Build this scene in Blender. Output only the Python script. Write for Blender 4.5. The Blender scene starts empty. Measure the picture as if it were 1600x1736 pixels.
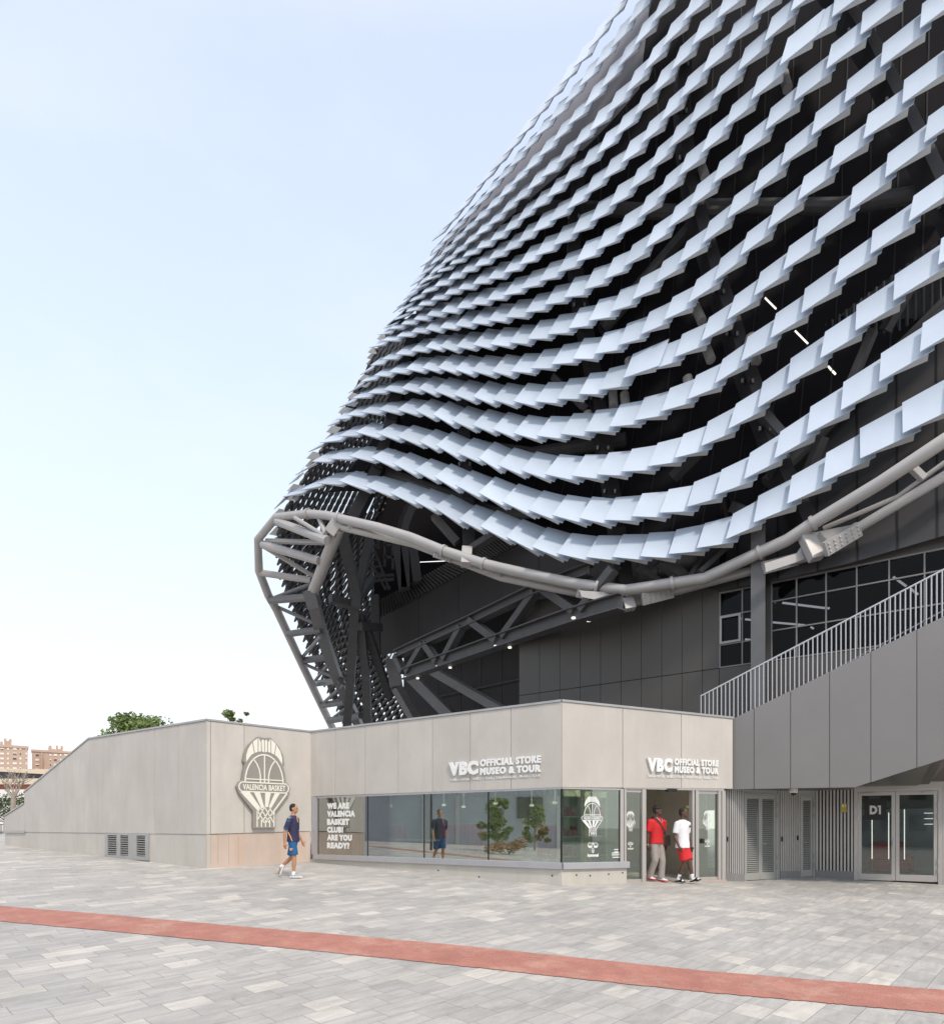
import bpy, bmesh, math, random
from mathutils import Vector, Matrix
R = math.radians
rnd = random.Random(7)
scene = bpy.context.scene
COL = scene.collection
S = 2/3; ZC = 1.41; HY = 1403.0; FX = 1600*S

def P(x, y, D):
    return Vector(((x-800)/1600*D, S*D, ZC+(HY-y)/1600*D))
def ground_z(X, Y):
    z = -.573-.01245*max(X, -28)+.0432*min(Y, 26)
    if Y > 26: z += .02*(min(Y, 46)-26)
    t = min(max((X-5.5)/2, 0), 1); z -= .1*t*t*(3-2*t)
    return max(min(z, 1.0), -.9)
def G(x, y):
    "ground point seen at a pixel"
    D = 5.0
    for _ in range(60):
        z = ground_z((x-800)/1600*D, S*D)
        D = .5*D+.5*(ZC-z)*1600/max(y-HY, 2)
    return P(x, y, D)

# ------------------------------------------------------------------ mesh helpers
class MB:
    def __init__(s): s.v = []; s.f = []
    def add(s, vs, fs):
        b = len(s.v); s.v += [Vector(v) for v in vs]; s.f += [tuple(i+b for i in f) for f in fs]
    def hexa(s, a, b):
        "two matching rings -> closed prism"
        n = len(a)
        s.add(list(a)+list(b), [tuple(range(n))[::-1], tuple(range(n, 2*n))]+[(i, (i+1) % n, n+(i+1) % n, n+i) for i in range(n)])
    def box(s, c, d, rz=0):
        c = Vector(c); M = Matrix.Rotation(rz, 3, 'Z'); x, y, z = d[0]/2, d[1]/2, d[2]/2
        q = [(-x, -y), (x, -y), (x, y), (-x, y)]
        s.hexa([c+M@Vector((a, b, -z)) for a, b in q], [c+M@Vector((a, b, z)) for a, b in q])
    def tube(s, pts, r, n=10):
        pts = [Vector(p) for p in pts]; rr = r if isinstance(r, (list, tuple)) else [r]*len(pts)
        t0 = (pts[1]-pts[0]).normalized()
        up = Vector((0, 0, 1)) if abs(t0.z) < .9 else Vector((1, 0, 0))
        rings = []; xa = None
        for i, p in enumerate(pts):
            t = ((pts[min(i+1, len(pts)-1)]-pts[max(i-1, 0)])).normalized()
            xa = (up.cross(t) if xa is None else (xa-t*xa.dot(t)))
            xa.normalize(); ya = t.cross(xa)
            rings.append([p+(xa*math.cos(2*math.pi*k/n)+ya*math.sin(2*math.pi*k/n))*rr[i] for k in range(n)])
        vs = [v for ring in rings for v in ring]; fs = []
        for i in range(len(pts)-1):
            for k in range(n):
                fs.append((i*n+k, i*n+(k+1) % n, (i+1)*n+(k+1) % n, (i+1)*n+k))
        fs.append(tuple(range(n))[::-1]); fs.append(tuple((len(pts)-1)*n+k for k in range(n)))
        s.add(vs, fs)
    def bar(s, a, b, w, h, up=(0, 0, 1)):
        "rectangular bar from a to b"
        a = Vector(a); b = Vector(b); t = (b-a).normalized(); up = Vector(up)
        if abs(t.dot(up)) > .98: up = Vector((0, 1, 0))
        x = t.cross(up).normalized(); y = x.cross(t)
        q = [(-w/2, -h/2), (w/2, -h/2), (w/2, h/2), (-w/2, h/2)]
        s.hexa([a+x*i+y*j for i, j in q], [b+x*i+y*j for i, j in q])
    def ibeam(s, a, b, w, h, t=.03):
        a = Vector(a); b = Vector(b); d = (b-a).normalized(); x = d.cross(Vector((0, 0, 1))).normalized(); y = x.cross(d)
        for o in (h/2-t/2, -h/2+t/2): s.bar(a+y*o, b+y*o, w, t)
        s.bar(a, b, t, h-2*t)
    def ell(s, c, r, n=12, m=8, M=None):
        c = Vector(c); vs = []; fs = []
        for j in range(m+1):
            th = math.pi*j/m
            for k in range(n):
                ph = 2*math.pi*k/n
                v = Vector((r[0]*math.sin(th)*math.cos(ph), r[1]*math.sin(th)*math.sin(ph), r[2]*math.cos(th)))
                vs.append(c+(M@v if M else v))
        for j in range(m):
            for k in range(n):
                fs.append((j*n+k, (j+1)*n+k, (j+1)*n+(k+1) % n, j*n+(k+1) % n))
        s.add(vs, fs)
    def loft(s, rings):
        n = len(rings[0]); vs = [v for r in rings for v in r]; fs = []
        for i in range(len(rings)-1):
            for k in range(n): fs.append((i*n+k, i*n+(k+1) % n, (i+1)*n+(k+1) % n, (i+1)*n+k))
        fs.append(tuple(range(n))[::-1]); fs.append(tuple((len(rings)-1)*n+k for k in range(n)))
        s.add(vs, fs)

ORG = {}
def finish(me, smooth=False, bevel=0):
    bm = bmesh.new(); bm.from_mesh(me)
    bmesh.ops.remove_doubles(bm, verts=bm.verts, dist=1e-5)
    bmesh.ops.dissolve_degenerate(bm, edges=bm.edges, dist=1e-6)
    if smooth != 'keep': bmesh.ops.recalc_face_normals(bm, faces=bm.faces)
    bm.to_mesh(me); bm.free()
    if smooth:
        for p in me.polygons: p.use_smooth = True
        try: me.set_sharp_from_angle(angle=R(35))
        except Exception: pass
def obj(name, mb, mat, parent=None, smooth=False, loc=None, bevel=0):
    o0 = ORG.get(parent.name, Vector()) if parent else Vector(loc or (0, 0, 0))
    me = bpy.data.meshes.new(name)
    me.from_pydata([tuple(v-o0) for v in mb.v], [], mb.f); me.update()
    if smooth != 'raw': finish(me, smooth)
    for m in (mat if isinstance(mat, (list, tuple)) else [mat]): me.materials.append(m)
    o = bpy.data.objects.new(name, me); COL.objects.link(o)
    if bevel:
        b = o.modifiers.new('bevel', 'BEVEL'); b.width = bevel; b.segments = 2; b.limit_method = 'ANGLE'; b.angle_limit = R(40)
    if parent: o.parent = parent
    else: o.location = o0
    ORG[o.name] = o0
    return o
def tag(o, label=None, cat=None, group=None, kind=None):
    if label: o['label'] = label
    if cat: o['category'] = cat
    if group: o['group'] = group
    if kind: o['kind'] = kind
    return o
def thing(name, loc, label, cat, group=None):
    o = bpy.data.objects.new(name, None); COL.objects.link(o); o.location = loc; o.empty_display_size = .3
    ORG[o.name] = Vector(loc)
    return tag(o, label, cat, group)

class Face:
    "vertical plane through two plan points; u along, z up, n towards the camera"
    def __init__(s, p0, p1):
        s.p = Vector((p0[0], p0[1], 0)); q = Vector((p1[0], p1[1], 0)); s.L = (q-s.p).length
        s.u = (q-s.p).normalized(); s.n = Vector((s.u.y, -s.u.x, 0))
    def pt(s, u, z, n=0): return s.p+s.u*u+s.n*n+Vector((0, 0, z))
    def px(s, x, y, n=0):
        d = Vector(((x-800)/FX, 1, (HY-y)/FX)); t = (s.p.dot(s.n)+n)/d.dot(s.n)
        w = d*t; return ((w-s.p).dot(s.u), w.z+ZC)
    def PX(s, x, y, n=0): u, z = s.px(x, y, n); return s.pt(u, z, n)
    def prism(s, mb, poly, n0, n1): mb.hexa([s.pt(u, z, n0) for u, z in poly], [s.pt(u, z, n1) for u, z in poly])
    def box(s, mb, u0, u1, z0, z1, n0, n1): s.prism(mb, [(u0, z0), (u1, z0), (u1, z1), (u0, z1)], n0, n1)
    def pbox(s, mb, x0, x1, y0, y1, n0, n1):
        ym = (y0+y1)/2; xm = (x0+x1)/2
        u0 = s.px(x0, ym, n1)[0]; u1 = s.px(x1, ym, n1)[0]; z1 = s.px(xm, y0, n1)[1]; z0 = s.px(xm, y1, n1)[1]
        s.box(mb, u0, u1, z0, z1, n0, n1); return u0, u1, z0, z1
    def pq(s, mb, pts, n0, n1): s.prism(mb, [s.px(x, y, n1) for x, y in pts], n0, n1)
def DF(xa, Da, xb, Db):
    a = P(xa, HY, Da); b = P(xb, HY, Db); return Face((a.x, a.y), (b.x, b.y))

# ------------------------------------------------------------------ materials
def mat(name, col, rough=.6, metal=0, var=.08, scale=3.0, bump=0, stretch=(1, 1, 1), spec=.5, coat=0, island=0):
    m = bpy.data.materials.new(name); m.use_nodes = True; nt = m.node_tree; N = nt.nodes; L = nt.links
    b = N['Principled BSDF']; b.inputs['Roughness'].default_value = rough; b.inputs['Metallic'].default_value = metal
    b.inputs['Specular IOR Level'].default_value = spec
    if coat: b.inputs['Coat Weight'].default_value = coat
    tc = N.new('ShaderNodeTexCoord'); mp = N.new('ShaderNodeMapping'); mp.inputs['Scale'].default_value = stretch
    no = N.new('ShaderNodeTexNoise'); no.inputs['Scale'].default_value = scale; no.inputs['Detail'].default_value = 6; no.inputs['Roughness'].default_value = .6
    L.new(tc.outputs['Object'], mp.inputs[0]); L.new(mp.outputs[0], no.inputs['Vector'])
    cr = N.new('ShaderNodeValToRGB'); c = Vector(col)
    cr.color_ramp.elements[0].position = .3; cr.color_ramp.elements[1].position = .7
    cr.color_ramp.elements[0].color = (*[x*(1-var) for x in col], 1); cr.color_ramp.elements[1].color = (*[min(1, x*(1+var)) for x in col], 1)
    L.new(no.outputs['Fac'], cr.inputs[0]); L.new(cr.outputs[0], b.inputs['Base Color'])
    if island:   # each panel of a cladding has its own slight tone
        ge = N.new('ShaderNodeNewGeometry'); mr = N.new('ShaderNodeMapRange'); mr.inputs[3].default_value = 1-island; mr.inputs[4].default_value = 1+island
        L.new(ge.outputs['Random Per Island'], mr.inputs[0]); sv = N.new('ShaderNodeVectorMath'); sv.operation = 'SCALE'
        L.new(cr.outputs[0], sv.inputs[0]); L.new(mr.outputs[0], sv.inputs['Scale']); L.new(sv.outputs[0], b.inputs['Base Color'])
    if bump:
        bp = N.new('ShaderNodeBump'); bp.inputs['Strength'].default_value = bump; bp.inputs['Distance'].default_value = .01
        n2 = N.new('ShaderNodeTexNoise'); n2.inputs['Scale'].default_value = scale*12; n2.inputs['Detail'].default_value = 3
        L.new(tc.outputs['Object'], n2.inputs['Vector']); L.new(n2.outputs['Fac'], bp.inputs['Height']); L.new(bp.outputs[0], b.inputs['Normal'])
    return m
def emit(name, col, s):
    m = bpy.data.materials.new(name); m.use_nodes = True; b = m.node_tree.nodes['Principled BSDF']
    b.inputs['Base Color'].default_value = (.8, .8, .8, 1); b.inputs['Emission Color'].default_value = (*col, 1); b.inputs['Emission Strength'].default_value = s
    return m
def glass(name, tint, refl, ior=1.5):
    m = bpy.data.materials.new(name); m.use_nodes = True; nt = m.node_tree; N = nt.nodes; L = nt.links
    N.remove(N['Principled BSDF']); o = N['Material Output']
    t = N.new('ShaderNodeBsdfTransparent'); t.inputs[0].default_value = (*tint, 1)
    g = N.new('ShaderNodeBsdfGlossy'); g.inputs['Roughness'].default_value = 0.0; g.inputs[0].default_value = (.93, .97, .95, 1)
    fr = N.new('ShaderNodeFresnel'); fr.inputs[0].default_value = ior
    ma = N.new('ShaderNodeMath'); ma.operation = 'MULTIPLY_ADD'; ma.inputs[1].default_value = 1.3; ma.inputs[2].default_value = refl; ma.use_clamp = True
    mx = N.new('ShaderNodeMixShader'); L.new(fr.outputs[0], ma.inputs[0]); L.new(ma.outputs[0], mx.inputs[0])
    L.new(t.outputs[0], mx.inputs[1]); L.new(g.outputs[0], mx.inputs[2]); L.new(mx.outputs[0], o.inputs[0])
    return m

def concrete(name, col, stain=(.5, .45, .38), var=.06, streak=.5, pits=0):
    m = mat(name, col, .75, 0, var, 1.3, .25, (1, 1, .6), island=.04); nt = m.node_tree; N = nt.nodes; L = nt.links
    b = N['Principled BSDF']; src = b.inputs['Base Color'].links[0].from_socket
    tc = N['Texture Coordinate']; mp = N.new('ShaderNodeMapping'); mp.inputs['Scale'].default_value = (1, 1, .1)
    no = N.new('ShaderNodeTexNoise'); no.inputs['Scale'].default_value = 5; no.inputs['Detail'].default_value = 5
    L.new(tc.outputs['Object'], mp.inputs[0]); L.new(mp.outputs[0], no.inputs['Vector'])
    rp = N.new('ShaderNodeMapRange'); rp.inputs[1].default_value = .5; rp.inputs[2].default_value = .8; rp.inputs[4].default_value = streak
    L.new(no.outputs['Fac'], rp.inputs[0])
    mx = N.new('ShaderNodeMix'); mx.data_type = 'RGBA'; mx.inputs['B'].default_value = (*[c*k*2 for c, k in zip(col, stain)], 1)
    L.new(rp.outputs[0], mx.inputs['Factor']); L.new(src, mx.inputs['A']); L.new(mx.outputs['Result'], b.inputs['Base Color'])
    return m

M = {}
M['clad'] = concrete('pale_cladding', (.55, .515, .47), (.45, .445, .425), .075, .55)
M['plinth'] = concrete('plinth_concrete', (.55, .52, .465), (.46, .435, .375), .07, .5)
M['pinkplinth'] = concrete('pinkish_concrete', (.58, .47, .40), (.47, .40, .32), .10, .55)  # pinkish beige base with darker streaks
M['dark_gap'] = mat('plain_dark_grey', (.12, .115, .11), .9)  # dark grey of the backing behind joints, also roof and treads
M['coping'] = mat('coping_metal', (.45, .44, .43), .4, .6)
M['sill'] = mat('sill_metal', (.50, .50, .52), .38, .55, .04)
M['frame'] = mat('door_frame_metal', (.50, .47, .44), .45, .4, .04)
M['white'] = mat('white_letter', (.86, .86, .84), .5, 0, .01)
M['cream'] = mat('emblem_cream', (.83, .80, .70), .5, 0, .01)
M['emblem_grey'] = mat('emblem_grey', (.30, .28, .25), .5, 0, .03)
M['black'] = mat('black_rubber', (.012, .012, .013), .6, 0, .05)
M['glass'] = glass('shop_glass', (.66, .76, .68), .36)
M['doorglass'] = glass('door_glass', (.84, .88, .82), .03)
M['darkglass'] = glass('arena_glass', (.42, .43, .45), 0, 1.18)
M['louvre'] = mat('louvre_aluminium', (.53, .61, .715), .40, .25, .045, .7, island=.085)
M['louvre_under'] = mat('louvre_frame', (.48, .48, .475), .55, .2, .05)
M['ring'] = mat('ring_steel_paint', (.45, .432, .42), .42, .1, .05, 1.5)
M['steel'] = mat('grey_steel_paint', (.17, .165, .17), .5, .1, .08)
M['dsteel'] = mat('dark_steel_paint', (.10, .098, .10), .55, 0, .1, spec=.2)
M['colsteel'] = mat('column_steel_paint', (.055, .054, .058), .6, 0, .08, spec=.15)
M['rakesteel'] = mat('raking_steel_paint', (.10, .098, .10), .55, 0, .1, spec=.25)
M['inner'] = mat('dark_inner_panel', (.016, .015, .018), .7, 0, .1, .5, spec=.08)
M['innerlight'] = mat('lit_roof_membrane', (.20, .195, .22), .6, 0, .06, .4)  # upper inner wall, light falling on it put into the paler colour
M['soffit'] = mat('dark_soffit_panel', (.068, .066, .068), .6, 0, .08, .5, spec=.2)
M['wall'] = mat('graphite_panel', (.085, .078, .07), .55, .1, .05, .6)
M['column'] = mat('column_grey', (.13, .13, .135), .5, 0, .05)
M['stair'] = mat('stair_composite_panel', (.24, .226, .222), .42, .25, .05, .5, island=.03)
M['rail'] = mat('rail_aluminium', (.52, .52, .54), .4, .4, .04)
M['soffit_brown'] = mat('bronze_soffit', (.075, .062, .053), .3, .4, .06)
M['slat'] = mat('slat_aluminium', (.50, .48, .455), .45, .3, .05)
M['slatback'] = mat('slat_backing', (.06, .055, .05), .7)
M['base'] = mat('base_skirting', (.24, .23, .225), .65, 0, .05)
M['ldoor'] = mat('louvre_door_paint', (.36, .36, .335), .5, .1, .04)
M['lamp'] = emit('white_lamp', (1, .93, .80), 1.1)
M['fill_lamp'] = emit('fill_glow', (1, .94, .84), 9)  # glow for the fill panels added in shop and lobby
M['lampw'] = emit('cool_lamp', (1, 1, 1), 1.1)
M['seam'] = mat('seam_brown', (.42, .33, .27), .8)
M['yellow'] = mat('yellow_sign', (.50, .40, .04), .5, 0, .03)
M['interior'] = mat('shop_interior_wall', (.50, .47, .41), .8, 0, .04)
M['intfloor'] = mat('shop_floor', (.22, .21, .20), .5, 0, .1)
M['red'] = mat('red_cloth', (.62, .02, .025), .8, 0, .06, 8)
M['wcloth'] = mat('white_cloth', (.82, .82, .84), .85, 0, .03, 8)
M['navy'] = mat('navy_cloth', (.035, .032, .085), .8, 0, .08, 8)
M['teal'] = mat('blue_cloth', (.012, .115, .27), .8, 0, .08, 8)
M['orange'] = mat('orange_trim', (.85, .42, .18), .7, 0, .03)
M['trouser'] = mat('grey_trouser', (.36, .32, .29), .85, 0, .08, 9)
M['skin'] = mat('tan_skin', (.48, .25, .15), .55, 0, .06, 9)
M['dskin'] = mat('dark_brown_skin', (.11, .055, .037), .5, 0, .08, 9)
M['hair'] = mat('black_hair', (.012, .010, .009), .7, 0, .2, 30)
M['shoe'] = mat('grey_shoe', (.36, .37, .37), .6, 0, .2, 30)
M['sole'] = mat('white_sole', (.80, .80, .80), .6, 0, .02)
M['leather'] = mat('brown_leather', (.085, .05, .035), .5, 0, .1)
M['brick'] = mat('tower_brick', (.50, .365, .29), .85, 0, .07, 2)
M['bark'] = mat('pale_bark', (.36, .31, .26), .9, 0, .2, 6)
M['plasterw'] = mat('white_plaster', (.78, .76, .73), .8, 0, .03)
M['tileroof'] = mat('beige_roof', (.66, .55, .42), .8, 0, .05)
M['winblind'] = mat('pale_blind', (.80, .74, .64), .7, 0, .1)
M['wingls'] = mat('dark_window', (.05, .055, .065), .15, 0, .3, 2)
M['corr'] = mat('grey_corrugated_sheet', (.40, .42, .46), .5, .0, .06, 1)
M['barrier'] = mat('orange_barrier', (.65, .20, .07), .7, 0, .1)

def leafmat(name, a, b):
    m = mat(name, a, .6, 0, .0, 1.2); cr = m.node_tree.nodes['Color Ramp']
    cr.color_ramp.elements[0].color = (*a, 1); cr.color_ramp.elements[1].color = (*b, 1)
    cr.color_ramp.elements[0].position = .35; cr.color_ramp.elements[1].position = .65
    m.node_tree.nodes['Noise Texture'].inputs['Scale'].default_value = 1.6
    return m
M['leaf'] = leafmat('leaf_green', (.10, .16, .035), (.27, .34, .12))
M['hedge'] = leafmat('hedge_green', (.035, .07, .02), (.10, .15, .045))

# ---- paving material
def paving():
    m = bpy.data.materials.new('stone_paving'); m.use_nodes = True; nt = m.node_tree; N = nt.nodes; L = nt.links
    b = N['Principled BSDF']; b.inputs['Roughness'].default_value = .72; b.inputs['Specular IOR Level'].default_value = .35
    tc = N.new('ShaderNodeTexCoord'); mp = N.new('ShaderNodeMapping'); mp.inputs['Rotation'].default_value = (0, 0, R(-46))
    L.new(tc.outputs['Object'], mp.inputs[0])
    def brick(w, h, off, sq, freq):
        k = N.new('ShaderNodeTexBrick'); k.inputs['Scale'].default_value = 1; k.inputs['Brick Width'].default_value = w; k.inputs['Row Height'].default_value = h
        k.offset = off; k.squash = sq; k.squash_frequency = freq; k.offset_frequency = 2
        k.inputs['Mortar Size'].default_value = .0035; k.inputs['Mortar Smooth'].default_value = .1; k.inputs['Bias'].default_value = 0
        k.inputs['Color1'].default_value = (0, 0, 0, 1); k.inputs['Color2'].default_value = (1, 1, 1, 1); k.inputs['Mortar'].default_value = (.5, .5, .5, 1)
        L.new(mp.outputs[0], k.inputs['Vector']); return k
    k = brick(.40, .30, .37, 1.8, 3)
    # streaks along the slab, shifted per slab
    ad = N.new('ShaderNodeVectorMath'); ad.operation = 'MULTIPLY_ADD'; ad.inputs[1].default_value = (7, 9, 5)
    L.new(k.outputs['Color'], ad.inputs[0]); L.new(mp.outputs[0], ad.inputs[2])
    ms = N.new('ShaderNodeMapping'); ms.inputs['Scale'].default_value = (1.6, 8, 1); L.new(ad.outputs[0], ms.inputs[0])
    st = N.new('ShaderNodeTexNoise'); st.inputs['Scale'].default_value = 1.0; st.inputs['Detail'].default_value = 7; st.inputs['Roughness'].default_value = .62; st.inputs['Distortion'].default_value = .6
    L.new(ms.outputs[0], st.inputs['Vector'])
    big = N.new('ShaderNodeTexNoise'); big.inputs['Scale'].default_value = .35; big.inputs['Detail'].default_value = 4; L.new(tc.outputs['Object'], big.inputs['Vector'])
    fine = N.new('ShaderNodeTexNoise'); fine.inputs['Scale'].default_value = 60; fine.inputs['Detail'].default_value = 3; L.new(tc.outputs['Object'], fine.inputs['Vector'])
    r1 = N.new('ShaderNodeValToRGB'); e = r1.color_ramp.elements
    e[0].position = 0; e[0].color = (.40, .385, .365, 1); e[1].position = 1; e[1].color = (.58, .545, .49, 1)
    q = r1.color_ramp.elements.new(.45); q.color = (.435, .42, .395, 1); q = r1.color_ramp.elements.new(.8); q.color = (.475, .452, .418, 1)
    L.new(k.outputs['Color'], r1.inputs[0])
    r2 = N.new('ShaderNodeMapRange'); r2.inputs[1].default_value = .32; r2.inputs[2].default_value = .72; r2.inputs[3].default_value = .84; r2.inputs[4].default_value = 1.20
    L.new(st.outputs['Fac'], r2.inputs[0])
    r3 = N.new('ShaderNodeMapRange'); r3.inputs[1].default_value = .3; r3.inputs[2].default_value = .7; r3.inputs[3].default_value = .88; r3.inputs[4].default_value = 1.08
    L.new(big.outputs['Fac'], r3.inputs[0])
    r4 = N.new('ShaderNodeMapRange'); r4.inputs[1].default_value = .3; r4.inputs[2].default_value = .7; r4.inputs[3].default_value = .94; r4.inputs[4].default_value = 1.06
    L.new(fine.outputs['Fac'], r4.inputs[0])
    m1 = N.new('ShaderNodeMath'); m1.operation = 'MULTIPLY'; L.new(r2.outputs[0], m1.inputs[0]); L.new(r3.outputs[0], m1.inputs[1])
    m2 = N.new('ShaderNodeMath'); m2.operation = 'MULTIPLY'; L.new(m1.outputs[0], m2.inputs[0]); L.new(r4.outputs[0], m2.inputs[1])
    # faint beige stains with their own shape
    sn = N.new('ShaderNodeTexNoise'); sn.inputs['Scale'].default_value = .5; sn.inputs['Detail'].default_value = 8; sn.inputs['Roughness'].default_value = .7; L.new(tc.outputs['Object'], sn.inputs['Vector'])
    rs = N.new('ShaderNodeMapRange'); rs.inputs[1].default_value = .58; rs.inputs[2].default_value = .75; rs.inputs[4].default_value = .35; L.new(sn.outputs['Fac'], rs.inputs[0])
    x0 = N.new('ShaderNodeMix'); x0.data_type = 'RGBA'; x0.inputs['B'].default_value = (.47, .42, .36, 1); L.new(rs.outputs[0], x0.inputs['Factor']); L.new(r1.outputs[0], x0.inputs['A'])
    x1 = N.new('ShaderNodeVectorMath'); x1.operation = 'SCALE'; L.new(x0.outputs['Result'], x1.inputs[0]); L.new(m2.outputs[0], x1.inputs['Scale'])
    vo = N.new('ShaderNodeTexVoronoi'); vo.inputs['Scale'].default_value = 1.3; L.new(tc.outputs['Object'], vo.inputs['Vector'])
    gs = N.new('ShaderNodeMapRange'); gs.inputs[1].default_value = .03; gs.inputs[2].default_value = .045; gs.inputs[3].default_value = .62; gs.inputs[4].default_value = 1; L.new(vo.outputs['Distance'], gs.inputs[0])
    gr = N.new('ShaderNodeTexNoise'); gr.inputs['Scale'].default_value = 1.7; gr.inputs['Detail'].default_value = 9; gr.inputs['Roughness'].default_value = .72; L.new(tc.outputs['Object'], gr.inputs['Vector'])
    g2 = N.new('ShaderNodeMapRange'); g2.inputs[1].default_value = .5; g2.inputs[2].default_value = .75; g2.inputs[3].default_value = 1.02; g2.inputs[4].default_value = .82; L.new(gr.outputs['Fac'], g2.inputs[0])
    g3 = N.new('ShaderNodeMath'); g3.operation = 'MULTIPLY'; L.new(gs.outputs[0], g3.inputs[0]); L.new(g2.outputs[0], g3.inputs[1])
    m3 = N.new('ShaderNodeMath'); m3.operation = 'MULTIPLY'; L.new(m2.outputs[0], m3.inputs[0]); L.new(g3.outputs[0], m3.inputs[1]); L.new(m3.outputs[0], x1.inputs['Scale'])
    mo = N.new('ShaderNodeMix'); mo.data_type = 'RGBA'; mo.inputs['B'].default_value = (.17, .16, .15, 1)
    mf = N.new('ShaderNodeMath'); mf.operation = 'MULTIPLY'; mf.inputs[1].default_value = .75; L.new(k.outputs['Fac'], mf.inputs[0])
    L.new(mf.outputs[0], mo.inputs['Factor']); L.new(x1.outputs[0], mo.inputs['A']); L.new(mo.outputs['Result'], b.inputs['Base Color'])
    bp = N.new('ShaderNodeBump'); bp.inputs['Strength'].default_value = .3; bp.inputs['Distance'].default_value = .006; bp.invert = True
    L.new(k.outputs['Fac'], bp.inputs['Height']); L.new(bp.outputs[0], b.inputs['Normal'])
    return m
M['paving'] = paving()
def redpath():
    m = mat('red_rubber_paving', (.42, .18, .138), .85, 0, .14, 3, .5); nt = m.node_tree; N = nt.nodes; L = nt.links
    b = N['Principled BSDF']; src = b.inputs['Base Color'].links[0].from_socket
    n = N.new('ShaderNodeTexNoise'); n.inputs['Scale'].default_value = 1.1; n.inputs['Detail'].default_value = 9; n.inputs['Roughness'].default_value = .78
    L.new(N['Texture Coordinate'].outputs['Object'], n.inputs['Vector'])
    rp = N.new('ShaderNodeMapRange'); rp.inputs[1].default_value = .50; rp.inputs[2].default_value = .70; rp.inputs[4].default_value = .85; L.new(n.outputs['Fac'], rp.inputs[0])
    mx = N.new('ShaderNodeMix'); mx.data_type = 'RGBA'; mx.inputs['B'].default_value = (.55, .35, .27, 1)
    L.new(rp.outputs[0], mx.inputs['Factor']); L.new(src, mx.inputs['A'])
    sp = N.new('ShaderNodeTexNoise'); sp.inputs['Scale'].default_value = 90; sp.inputs['Detail'].default_value = 2
    L.new(N['Texture Coordinate'].outputs['Object'], sp.inputs['Vector'])
    r2 = N.new('ShaderNodeMapRange'); r2.inputs[1].default_value = .35; r2.inputs[2].default_value = .65; r2.inputs[3].default_value = .8; r2.inputs[4].default_value = 1.2; L.new(sp.outputs['Fac'], r2.inputs[0])
    sc = N.new('ShaderNodeVectorMath'); sc.operation = 'SCALE'; L.new(mx.outputs['Result'], sc.inputs[0]); L.new(r2.outputs[0], sc.inputs['Scale'])
    L.new(sc.outputs[0], b.inputs['Base Color'])
    return m
M['redpath'] = redpath()

# ------------------------------------------------------------------ ground
def axis(a, b, fine, far):
    out = []; x = a
    while x < b: out.append(x); x += fine
    out.append(b); st = fine; x = b
    while x < far: st *= 1.5; x += st; out.append(x)
    st = fine; x = a
    while x > -far: st *= 1.5; x -= st; out.insert(0, x)
    return out
gx = axis(-30, 20, .5, 900); gy = axis(-6, 48, .5, 900)
mb = MB(); mb.v = [Vector((x, y, ground_z(x, y))) for y in gy for x in gx]; w = len(gx)
mb.f = [(j*w+i, j*w+i+1, (j+1)*w+i+1, (j+1)*w+i) for j in range(len(gy)-1) for i in range(w-1)]
g = obj('paved_ground', mb, M['paving'], smooth='raw'); tag(g, kind='structure', label='pale grey stone paving of the plaza', cat='paving')
for p in g.data.polygons: p.use_smooth = True
mb = MB()
top = [(-900, 1480), (-450, 1506), (-120, 1528), (0, 1537), (200, 1553), (400, 1571), (600, 1588), (800, 1606), (1000, 1627), (1200, 1648), (1400, 1664), (1600, 1680), (1720, 1690)]
bot = [(-900, 1497), (-450, 1526), (-120, 1551), (0, 1563), (200, 1581), (400, 1600), (600, 1620), (800, 1641), (1000, 1663), (1200, 1684), (1400, 1702), (1600, 1720), (1720, 1732)]
def lerp_pts(pts, n):
    out = []
    for a, b in zip(pts, pts[1:]):
        for k in range(n): out.append((a[0]+(b[0]-a[0])*k/n, a[1]+(b[1]-a[1])*k/n))
    return out+[pts[-1]]
jit = lambda: Vector((0, rnd.uniform(-.014, .014), 0))
T = [G(*q)+jit() for q in lerp_pts(top, 30)]; Bq = [G(*q)+jit() for q in lerp_pts(bot, 30)]
up = Vector((0, 0, .006))
for i in range(len(T)-1):
    a, b, c, d = Bq[i]+up, Bq[i+1]+up, T[i+1]+up, T[i]+up
    for k in range(3):
        f0, f1 = k/3, (k+1)/3
        mb.add([a.lerp(d, f0), b.lerp(c, f0), b.lerp(c, f1), a.lerp(d, f1)], [(0, 1, 2, 3)])
for i, v in enumerate(mb.v): v.z = ground_z(v.x, v.y)+.008
o = obj('red_path', mb, M['redpath'], smooth='keep'); tag(o, kind='structure', label='red granular band crossing the paving', cat='path')

# ------------------------------------------------------------------ text helper
def text_geo(s, off=.03, sp=1.0):
    c = bpy.data.curves.new('t', 'FONT'); c.body = s; c.offset = off; c.extrude = .5; c.resolution_u = 3; c.space_character = sp
    o = bpy.data.objects.new('t', c); me = bpy.data.meshes.new_from_object(o)
    vs = [v.co.copy() for v in me.vertices]; fs = [tuple(p.vertices) for p in me.polygons]
    bpy.data.objects.remove(o); bpy.data.meshes.remove(me); bpy.data.curves.remove(c)
    x0 = min(v.x for v in vs); x1 = max(v.x for v in vs); y0 = min(v.y for v in vs); y1 = max(v.y for v in vs)
    return [((v.x-x0)/(x1-x0), (v.y-y0)/(y1-y0), v.z > 0) for v in vs], fs
def text_on(mb, F, s, u0, u1, z0, z1, n0, n1, off=.03, sp=1.0):
    vs, fs = text_geo(s, off, sp)
    mb.add([F.pt(u0+(u1-u0)*a, z0+(z1-z0)*b, n1 if c else n0) for a, b, c in vs], fs)
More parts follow.
